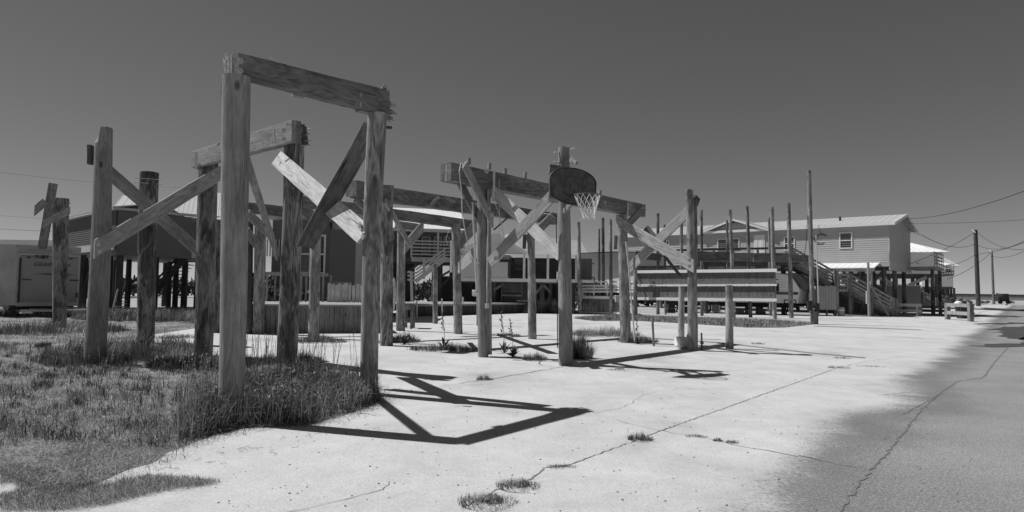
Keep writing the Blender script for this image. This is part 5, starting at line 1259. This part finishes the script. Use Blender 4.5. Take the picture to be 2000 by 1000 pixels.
m.add([(c.x+x*.8, c.y+y_*.8, 0) for x, y_ in ((-.27, -.27), (.27, -.27), (.27, .27), (-.27, .27))]+[(c.x+x, c.y+y_, z1) for x, y_ in ((-.3, -.3), (.3, -.3), (.3, .3), (-.3, .3))], [(0, 1, 5, 4), (1, 2, 6, 5), (2, 3, 7, 6), (3, 0, 4, 7), (3, 2, 1, 0), (4, 5, 6, 7)]); m.build('body', M_DARK, t)
m = MB(); m.box(c.x-.34, c.x+.34, c.y-.34, c.y-.30, z1-.08, z1+.03); m.box(c.x-.34, c.x+.34, c.y+.30, c.y+.34, z1-.08, z1+.03); m.build('rim', M_BLACK, t)
def blob(c, rx, ry, rz, seed, mat, name, parent, n=14, amp=.22, **k):
    V = []; F_ = []
    for i in range(n//2+1):
        th = math.pi*i/(n//2)
        for j in range(n):
            ph = 6.283*j/n; d = Vector((math.sin(th)*math.cos(ph), math.sin(th)*math.sin(ph), math.cos(th)))
            f = 1+amp*mnoise.noise(d*2.2+Vector((seed, 0, 0))); V.append(c+Vector((d.x*rx*f, d.y*ry*f, d.z*rz*f)))
    for i in range(n//2):
        for j in range(n): F_.append((i*n+j, (i+1)*n+j, (i+1)*n+(j+1) % n, i*n+(j+1) % n))
    return finish(name, V, F_, mat, parent, smooth=True, **k)
for i, (dx, dz, r) in enumerate(((-.28, .06, .24), (.26, .02, .18), (.02, .12, .2))):
    blob(c+Vector((dx, -.05, z1+dz)), r, r*.9, r*.7, 3+i, M_BINBAG if i < 2 else M_DARK, 'rubbish_bag', None, label=('large white rubbish bag on the left of the bin', 'small white rubbish bag on the right of the bin', 'dark rubbish bag between the white ones on the bin')[i], cat='rubbish bag')
def upole(bx, by, tx, ty, wb, wt, lab):
    g = G(bx, by); q = thing('utility_pole', lab, 'utility pole', g); m = MB(); m.tube(g-Vector((0, 0, .3)), at(tx, ty, g.y), pw(wb, g.y)/2, pw(wt, g.y)/2, 12); m.build('pole', M_SHAD if wb > 6 else M_BEAM, q, smooth=True); return g.y, q
Y1, q1 = upole(1911, 598, 1905, 449, 8, 7, 'nearer dark leaning utility pole at the right'); Y2, q2 = upole(1941, 594, 1937, 490, 5, 3.5, 'farther thin utility pole at the right')
m = MB(); c = at(1902, 455, Y1); m.tube(c-Vector((0, .3, 0)), c+Vector((0, .3, .5)), .08); m.build('insulator', M_STEEL, q1)
m = MB(); c = at(1935, 494, Y2); m.tube(c-Vector((0, .3, 0)), c+Vector((0, .3, .6)), .1); m.build('insulator', M_STEEL, q2)
def wire(a, b, sag, lab, r=.028):
    A, B = at(*a), at(*b); m = MB(); m.path([A.lerp(B, i/20)-Vector((0, 0, sag*4*(i/20)*(1-i/20))) for i in range(21)], r*(.4 if a[0] < 0 else .55), 5); o = m.build('overhead_wire', M_BLACK, None); tag(o, lab, 'wire', 'overhead wires')
wire((1768, 427, 48), (2030, 362, 26), .35, 'thick wire from the house ridge up to the right edge', .028)
wire((1772, 436, 48), (2030, 427, 38), .1, 'nearly level thin wire right of the house ridge', .02)
wire((1776, 447, 47), (1800, 459, 60), .1, 'short dropping wire just right of the house eave', .03)
wire((1800, 459, 60), (1905, 476, Y1), .8, 'sagging wire from the eave to the dark utility pole', .05)
wire((1905, 476, Y1), (2030, 452, 60), 1.2, 'wire leaving the dark utility pole to the right, rising', .05)
wire((1903, 454, Y1), (1765, 520, 60), .3, 'wire from the pole top down towards the large house', .05)
wire((1907, 452, Y1), (2030, 482, 70), 1.2, 'wire from the dark pole top falling to the right edge', .05)
wire((1905, 497, Y1), (2030, 462, 60), .3, 'lower wire right of the dark pole', .05)
wire((1905, 497, Y1), (1790, 514, 70), .9, 'lower wire left of the dark pole', .05)
wire((1937, 492, Y2), (1850, 545, 105), .6, 'wire from the thin far pole down to the farthest house', .07)
wire((1937, 500, Y2), (2030, 474, 70), .8, 'lowest wire to the right of the thin far pole', .055)
wire((-30, 333, 40), (420, 366, 90), .4, 'faint upper wire at the far left', .018)
wire((-30, 418, 45), (120, 428, 45), .05, 'middle wire at the far left', .018)
wire((-30, 445, 45), (230, 453, 45), .1, 'lower thick wire at the far left', .028)
# things at the end of the road
c = at(1958, 590, 125); q = thing('utility_cart', 'small dark cart with a raised boom at the end of the road', 'cart', c)
m = MB(); m.box(c.x-1.2, c.x+.9, c.y-.6, c.y+.6, .5, 1.3); m.box(c.x-.3, c.x+.8, c.y-.6, c.y+.6, 1.3, 2.0); m.build('body', M_DARK, q)
for dx in (-.9, .6): m = MB(); m.tube((c.x+dx, c.y-.75, .4), (c.x+dx, c.y-.5, .4), .4, n=12); m.build('wheel', M_BLACK, q)
m = MB(); m.bar((c.x-.4, c.y, 1.5), at(1947, 573, 105), .18, .15); m.build('boom', M_DARK, q)
for i, (x0, x1) in enumerate(((1860, 1900), (1915, 1935), (1968, 1984))):
    R = random.Random(i)
    for j in range(int((x1-x0)/3.5)):
        p = G(x0+j*3.5+R.uniform(-1, 1), 591.5+R.uniform(-.6, 1.2)); s_ = R.uniform(.35, .8)
        o = blob(p+Vector((0, 0, s_*.3)), s_, s_*.7, s_*.6, i*20+j, M_ROCK, 'shore_rock', None, n=8, amp=.6); tag(o, 'rough dark rock of the line along the shore', 'rock', 'rocks lining the shore')
# scrub behind everything
def scrub(name, pts, n, h, sz, seed, label, mat=M_BUSH, spread=2.0, y=None):
    r = np.random.default_rng(seed); P = np.array([[at(px, 600, Y).x, Y] for px, Y in pts]); k = r.integers(0, len(P)-1, n); f = r.random(n)
    B = P[k]+(P[k+1]-P[k])*f[:, None]; X = B[:, 0]+r.normal(0, spread*.3, n); Y = B[:, 1]+r.normal(0, spread*.5, n)
    top = h*(.55+.45*np.array([mnoise.noise(Vector((float(a)*.35, seed, 0))) for a in X])+.15*r.random(n)); Z = np.maximum(0, top)*r.random(n)**.7
    blades(name, X, Y, Z, np.full(n, sz)*r.uniform(.6, 1.4, n), np.full(n, sz*.55), mat, lean=1.0, seed=seed, kind='stuff', label=label)
scrub('scrub', [(-60, 75), (200, 72), (420, 70), (700, 66), (900, 62), (1150, 62), (1320, 60)], 9000, 2.6, .5, 1, 'dark scrub line far behind the raised houses')
scrub('hedge', [(455, 25.5), (560, 25), (640, 25)], 5000, 2.0, .16, 3, 'tangled bushes growing behind the low skirted deck', spread=1.0)
scrub('scrub', [(1300, 70), (1500, 66), (1700, 64), (1850, 90)], 5000, 1.8, .5, 5, 'dark scrub seen below the right raised house')
t = thing('far_sheds', 'low dark sheds standing far behind the left trailer', 'shed', at(120, 600, 60))
m = MB(); a, b = at(-60, 600, 55), at(60, 600, 62); m.box(a.x-8, at(130, 600, 60).x, 60, 68, 0, 4.4); m.build('wall', M_SIDINGD, t)
m = MB(); m.add([(a.x-8.5, 59.5, 4.4), (at(130, 600, 60).x+.5, 59.5, 4.4), (at(130, 600, 60).x+.5, 64, 5.6), (a.x-8.5, 64, 5.6), (at(130, 600, 60).x+.5, 68.5, 4.4), (a.x-8.5, 68.5, 4.4)], [(0, 1, 2, 3), (3, 2, 4, 5)]); m.build('roof', M_DARKW, t)
for i, (px_, Y, w_, h_, lab) in enumerate(((590, 40, 3.5, 2.4, 'added dark box filling the shade behind the deck hedge'), (900, 46, 3.2, 2.2, 'added dark box filling the shade under the white roofed house'), (1010, 47, 4.5, 1.8, 'added dark box filling the shade under the grey roofed house'), (1730, 55, 6, 2.2, 'added dark box filling the shade under the large right house'), (1660, 52, 4.5, 1.9, 'added dark box filling the shade behind the staircase landing'))):
    c = at(px_, 600, Y); q = thing('dark_filler_box', lab, 'dark box', (c.x, Y, 0)); m = MB(); m.box(c.x-w_/2, c.x+w_/2, Y, Y+1.6, 0, h_); m.build('body', M_SIDINGD, q); m = MB(); m.box(c.x-w_/2-.05, c.x+w_/2+.05, Y-.05, Y+1.65, h_, h_+.08); m.build('lid', M_SIDING, q)  # dark boxes added to fill the shaded gaps between the piles

# ---------------- cracks and joints of the slab, weeds, small things
M_SEAM = plain('asphalt_seam', .15, .95, .4, 12)
def crack(pts, w_, lab, seed=0, dens=.12, z=.004, mat=None):
    R = random.Random(seed); P = [G(*p) for p in pts]; out = []
    for i in range(len(P)-1):
        n = max(2, int((P[i+1]-P[i]).length/dens))
        for k in range(n): q = P[i].lerp(P[i+1], k/n); j = .25*dens; out.append(q+Vector((R.uniform(-j, j), R.uniform(-j, j), 0)))
    out.append(P[-1]); V = []; F_ = []
    for i, q in enumerate(out):
        d = (out[min(i+1, len(out)-1)]-out[max(0, i-1)]).normalized(); nv = Vector((-d.y, d.x, 0))*w_*R.uniform(.25, 1)/2
        V += [(q.x+nv.x, q.y+nv.y, z), (q.x-nv.x, q.y-nv.y, z)]
        if i: F_.append((2*i-2, 2*i-1, 2*i+1, 2*i))
    finish('slab_crack', V, F_, mat or M_CRACK, M=Matrix(), kind='structure', label=lab)
crack([(905, 990), (985, 950), (1040, 935), (1062, 914), (1110, 909), (1250, 857), (1290, 842), (1640, 717)], .018, 'main crack', 1, .05)
crack([(1290, 842), (1350, 850), (1430, 868), (1500, 882), (1560, 893)], .016, 'crack', 2)
crack([(905, 748), (960, 740), (1020, 730), (1100, 716)], .028, 'crack', 3)
crack([(740, 775), (800, 765), (905, 748)], .009, 'crack', 4)
crack([(1160, 808), (1220, 795), (1260, 770), (1330, 758), (1372, 760)], .008, 'crack', 5, .08)
crack([(1200, 820), (1290, 842)], .008, 'crack', 6)
crack([(560, 1000), (640, 985), (745, 958), (760, 940)], .010, 'crack', 7, .07)
crack([(1640, 718), (1690, 706), (1760, 697)], .015, 'crack', 8)
for k_, pts in enumerate(([(1640, 1000), (1665, 960), (1700, 920), (1745, 870), (1800, 800), (1840, 765), (1870, 745), (1920, 738), (1945, 705), (1975, 672)], [(1560, 890), (1640, 908), (1705, 918)], [(1720, 772), (1790, 765), (1845, 768)], [(1760, 812), (1800, 790), (1840, 770)], [(1850, 735), (1900, 738)])):
    crack(pts, .026 if k_ == 0 else .015, 'seam in the asphalt edge', 10+k_, .07, mat=M_SEAM)
M_JOINT = plain('joint_step', .30, .95, .3, 5)
def strip(px_pts, z, mat, name, lab): finish(name, [(G(*p).x, G(*p).y, z) for p in px_pts], [tuple(range(len(px_pts)))], mat, M=Matrix(), kind='structure', label=lab)
strip([(1150, 652), (1400, 668), (1600, 690), (1690, 698), (1690, 700), (1600, 692), (1400, 670), (1150, 654)], .005, M_CRACK, 'slab_joint', 'joint between the slab and the drive')
strip([(1590, 636), (1700, 640), (1800, 644), (1800, 645), (1700, 641.5), (1590, 637.5)], .005, M_CRACK, 'slab_joint', 'joint across the drive')
def wob(px_pts, z, mat, name, seed, amp=.12):
    R = random.Random(seed); P = [G(*p) for p in px_pts]; V = []
    for i in range(len(P)):
        a, b = P[i], P[(i+1) % len(P)]; n = max(2, int((b-a).length/.4))
        for k in range(n): q = a.lerp(b, k/n); V.append((q.x+R.uniform(-amp, amp), q.y+R.uniform(-amp, amp), z))
    finish(name, V, [tuple(range(len(V)))], mat, M=Matrix(), kind='structure')
wob([(1905, 676), (1935, 671), (1998, 670), (2060, 668), (2060, 676), (1990, 678), (1930, 679)], .006, M_DARKASPH, 'road_patch', 1, .2)
wob([(1938, 643), (1955, 639), (2060, 636), (2060, 662), (1990, 664), (1955, 655)], .006, M_DARKASPH, 'road_patch', 2, .3)
wob([(1790, 612), (1880, 614), (1990, 617), (1990, 620), (1880, 619), (1790, 616)], .006, M_DARKASPH, 'road_patch', 3, .4)
wob([(1920, 601), (1990, 604), (2060, 603), (2060, 607), (1990, 608), (1920, 605)], .006, M_DARKASPH, 'road_patch', 4, .8)
wob([(1915, 632), (1990, 630), (2060, 631), (2060, 633), (1990, 632.5), (1915, 634)], .006, M_DARKASPH, 'road_patch', 5, .3)
def tuft(px, py, r, h, n, mat, lab, seed, lean=.9, wd=.005, name='weed_tuft', rx=None):
    c = G(px, py); n = int(n*1.7); rr = np.random.default_rng(seed); a = rr.uniform(0, 6.283, n); q = rr.random(n)**.75
    X = c.x+np.cos(a)*q*(rx or r); Y = c.y+np.sin(a)*q*r
    blades(name, X, Y, np.full(n, .001), h*rr.uniform(.3, 1.1, n)*(1.2-.6*q), wd*.62*rr.uniform(.6, 1.5, n), mat, lean=lean*1.25, seed=seed, label=lab, cat='weed tuft', group='weeds growing in the slab')
tuft(950, 982, .17, .07, 420, M_WEED, 'largest weed tuft in the nearest crack', 1, 1.2, rx=.2)
tuft(1010, 950, .15, .07, 320, M_WEED, 'second weed tuft up the nearest crack', 2, 1.2, rx=.16)
tuft(1098, 912, .06, .03, 150, M_WEED, 'flat little weed on the nearest crack', 3, 1.8, rx=.13)
tuft(1249, 859, .12, .09, 260, M_WEED, 'round weed tuft where the cracks cross', 4, .9)
tuft(946, 742, .13, .11, 220, M_WEED, 'small weed tuft left of the hoop post', 5, .8)
tuft(1360, 853, .07, .03, 110, M_WEED, 'left flat weed of the right hand crack', 6, 1.5, rx=.12)
tuft(1402, 861, .05, .04, 80, M_WEED, 'middle flat weed of the right hand crack', 7, 1.2)
tuft(1430, 865, .06, .04, 90, M_WEED, 'right flat weed of the right hand crack', 8, 1.2)
tuft(1205, 723, .15, .04, 140, M_WEED, 'flat weed in front of the hoop post shadow', 9, 1.4, rx=.22)
tuft(1638, 719, .15, .07, 140, M_WEED, 'near weed of the three on the right of the slab', 10, 1.2, rx=.22)
tuft(1645, 700, .15, .06, 90, M_WEED, 'far weed of the three on the right of the slab', 11, 1.2, wd=.008, rx=.2)
tuft(1700, 716, .13, .05, 110, M_WEED, 'rightmost small weed near the asphalt', 12, 1.3, rx=.3)
tuft(1130, 700, .28, .62, 1600, M_WEED, 'bushy weed hugging the right of the hoop post', 13, .4, .007)
tuft(1044, 703, .26, .20, 500, M_WEED, 'low round weed left of the hoop post foot', 14, .8, .007)
tuft(1245, 668, .55, .26, 900, M_WEED, 'spiky weed at the foot of the leaning conduit', 15, .9, .012)
tuft(788, 668, .4, .3, 700, M_WEED, 'leafy weed right of the rough dark post', 16, .9, .014)
tuft(872, 684, .5, .22, 800, M_WEED, 'low weeds between the rough post and the conduit post', 17, 1.0, .012, rx=.9)
tuft(985, 655, .5, .12, 250, M_WEED, 'low weed behind the conduit post', 18, 1.0, .014)
tuft(620, 668, .6, .22, 700, M_WEED, 'weeds at the foot of the post left of the front right post', 19, .9, .012, rx=.75)
tuft(350, 660, .6, .15, 300, M_WEED, 'small weed on the sunlit slab behind the left posts', 20, 1.0, .012)
tuft(1660, 697, .1, .03, 40, M_WEED, 'speck of weed in the right hand joint', 21, 1.2)
tuft(1480, 672, .2, .08, 110, M_WEED, 'small weed right of the wider stump', 22, 1.0, .008)
tuft(1180, 655, .9, .35, 1300, M_GRASS, 'dry weeds between the hoop post and the conduit leaning post', 23, .9, .013, rx=1.1)
tuft(1070, 612, .6, .9, 1500, M_GRASS, 'dry grass clump before the grey roofed house', 24, .4, .03, rx=1.6)
def leafy(px, py, h, n, lab, seed):
    c = G(px, py); R = random.Random(seed); q = thing('leafy_weed', lab, 'weed', c, 'weeds growing in the slab'); V = []; F_ = []
    for i in range(n):
        an = R.uniform(0, 6.283); el = R.uniform(.35, 1.35); L = h*R.uniform(.5, 1); d = Vector((math.cos(an)*math.cos(el), math.sin(an)*math.cos(el), math.sin(el))); s_ = Vector((-math.sin(an), math.cos(an), 0))*L*.09
        p1 = c+d*L*.45; p2 = c+d*L-Vector((0, 0, L*.22)); b = len(V); V += [c-s_*.3, c+s_*.3, p1+s_, p1-s_, p2]; F_ += [(b, b+1, b+2, b+3), (b+3, b+2, b+4)]
    finish('leaves', V, F_, M_LEAF, q)
    m = MB(); t_ = c+Vector((R.uniform(-.3, -.1)*h, 0, h*2.2)); m.path([c, c.lerp(t_, .5)+Vector((.03, 0, 0)), t_], .006, 4)
    for i in range(14): f = .5+.5*i/14; p = c.lerp(t_, f); m.bar(p, p+Vector((R.uniform(-.05, .05), R.uniform(-.05, .05), .03)), .02, .008)
    m.build('stem', M_LEAF, q)
leafy(1002, 697, .36, 46, 'broad leaved weed with a tall stem right of the conduit post', 1)
leafy(868, 682, .40, 26, 'pale broad leaved weed left of the conduit post', 2)
leafy(790, 672, .34, 40, 'broad leaved weed right of the rough dark post', 3)
leafy(1245, 672, .30, 34, 'broad leaved weed at the foot of the leaning conduit post', 4)
leafy(985, 690, .42, 14, 'thin stemmed weed leaning left beside the conduit post', 5)
# grass strip on the right
strip_px = [(1120, 622), (1200, 617), (1300, 620), (1500, 627), (1595, 633), (1530, 640), (1460, 640), (1340, 632), (1250, 627), (1160, 627)]
strip_w = [gz(*p) for p in strip_px]
finish('verge_soil', [(x, y_, .012) for x, y_ in strip_w], [tuple(range(len(strip_w)))], M_SOIL, M=Matrix(), kind='structure')
r_ = np.random.default_rng(77); X = r_.uniform(2, 18, 90000); Y = r_.uniform(24, 42, 90000); k = inpoly(X, Y, strip_w); X, Y = X[k], Y[k]
blades('verge_grass', X, Y, np.full(len(X), .01), .06+.14*r_.random(len(X)), np.full(len(X), .014), M_GRASS, lean=.6, seed=7, kind='stuff', label='strip of short grass in front of the board screen')
# dry clippings on the concrete, lower left
clip = [gz(*p) for p in ((0, 1000), (0, 880), (120, 930), (200, 944), (290, 930), (370, 934), (432, 942), (400, 950), (345, 956), (270, 972), (210, 988), (110, 1000))]
r_ = np.random.default_rng(78); X = r_.uniform(-4, -1.2, 60000); Y = r_.uniform(3.9, 5.2, 60000); k = inpoly(X, Y, clip); X, Y = X[k], Y[k]
dn = nz(X, Y, 2.5, 9); k = (dn > -.35); X, Y = X[k], Y[k]
blades('dry_clippings', X, Y, .002+.006*r_.random(len(X)), .02+.03*r_.random(len(X)), np.full(len(X), .0022), island('clippings', [(0, .05), (.5, .14), (.85, .26), (1, .45)]), lean=2.4, seed=8, kind='stuff', label='dry grass clippings spread on the concrete')
m = MB(); R = random.Random(12)
for i in range(26):
    px_ = R.uniform(330, 760); q = G(px_, 905-(px_-300)*.17+R.uniform(-6, 26), .006); a_ = R.uniform(0, 3.1); L = R.uniform(.03, .14)
    m.path([q, q+Vector((math.cos(a_)*L*.5, math.sin(a_)*L*.5, R.uniform(0, .01))), q+Vector((math.cos(a_+.7)*L, math.sin(a_+.7)*L, 0))], .0014, 4)
m.build('twigs', M_BARK, None, kind='stuff', label='thin twigs and stems blown onto the slab edge')
# loose bits by the cracked post
c = G(1333, 681); q = thing('paint_can', 'white bucket lying on its side at the foot of the cracked post', 'bucket', c)
m = MB(); ax = Vector((-.9, -.35, .12)).normalized(); c2 = c+Vector((0, 0, .15)); pr = [(.19, .10), (.16, .135), (-.05, .15), (-.17, .155)]
for i in range(3): m.tube(c2+ax*pr[i][0], c2+ax*pr[i+1][0], pr[i][1], pr[i+1][1], 16)
m.build('body', M_TRIM, q, smooth=True); m = MB(); m.path([c2-ax*.17+Vector((0, .15, 0)), c2-ax*.3-Vector((0, 0, .05)), c2-ax*.17-Vector((0, .15, 0))], .006); m.build('handle', M_STEEL, q)
m = MB(); m.box(c.x+.12, c.x+.3, c.y-.2, c.y+.1, .0, .05); m.box(c.x+.02, c.x+.14, c.y-.32, c.y-.12, 0, .07); o = m.build('rubble', M_ROCK, None); tag(o, 'dark rubble beside the bucket at the cracked post', 'rubble', kind='stuff')
for (bx, by, tx, ty, r0, lab) in ((1371, 683, 1370, 650, .022, 'short iron pipe with a collar right of the cracked post'), (1277, 676, 1274, 619, .03, 'thin upright stake left of the bucket'), (1342, 680, 1342, 654, .012, 'thin iron rod between the bucket and the cracked post')):
    g = G(bx, by); q = thing('iron_pipe', lab, 'pipe', g); m = MB(); m.tube(g, at(tx, ty, g.y), r0); 
    m.build('pipe', M_RUST if r0 != .03 else M_BEAM, q); 
    if r0 == .022: m = MB(); m.tube(g+Vector((0, 0, .14)), g+Vector((0, 0, .20)), .045); m.build('collar', M_RUST, q)
R = random.Random(3)
V = []; F_ = []
for i in range(420):
    p = G(R.uniform(420, 1900), R.uniform(690, 1000)); s_ = R.uniform(.003, .009)*(1+p.y*.06); b = len(V)
    for k in range(5): an = k*1.256+R.random(); V.append((p.x+math.cos(an)*s_, p.y+math.sin(an)*s_*.8, .001))
    V.append((p.x, p.y, .001+s_*.7)); F_ += [(b+k, b+(k+1) % 5, b+5) for k in range(5)]
finish('gravel', V, F_, M_ROCK, M=Matrix(), kind='stuff', label='scattered grit on the concrete')
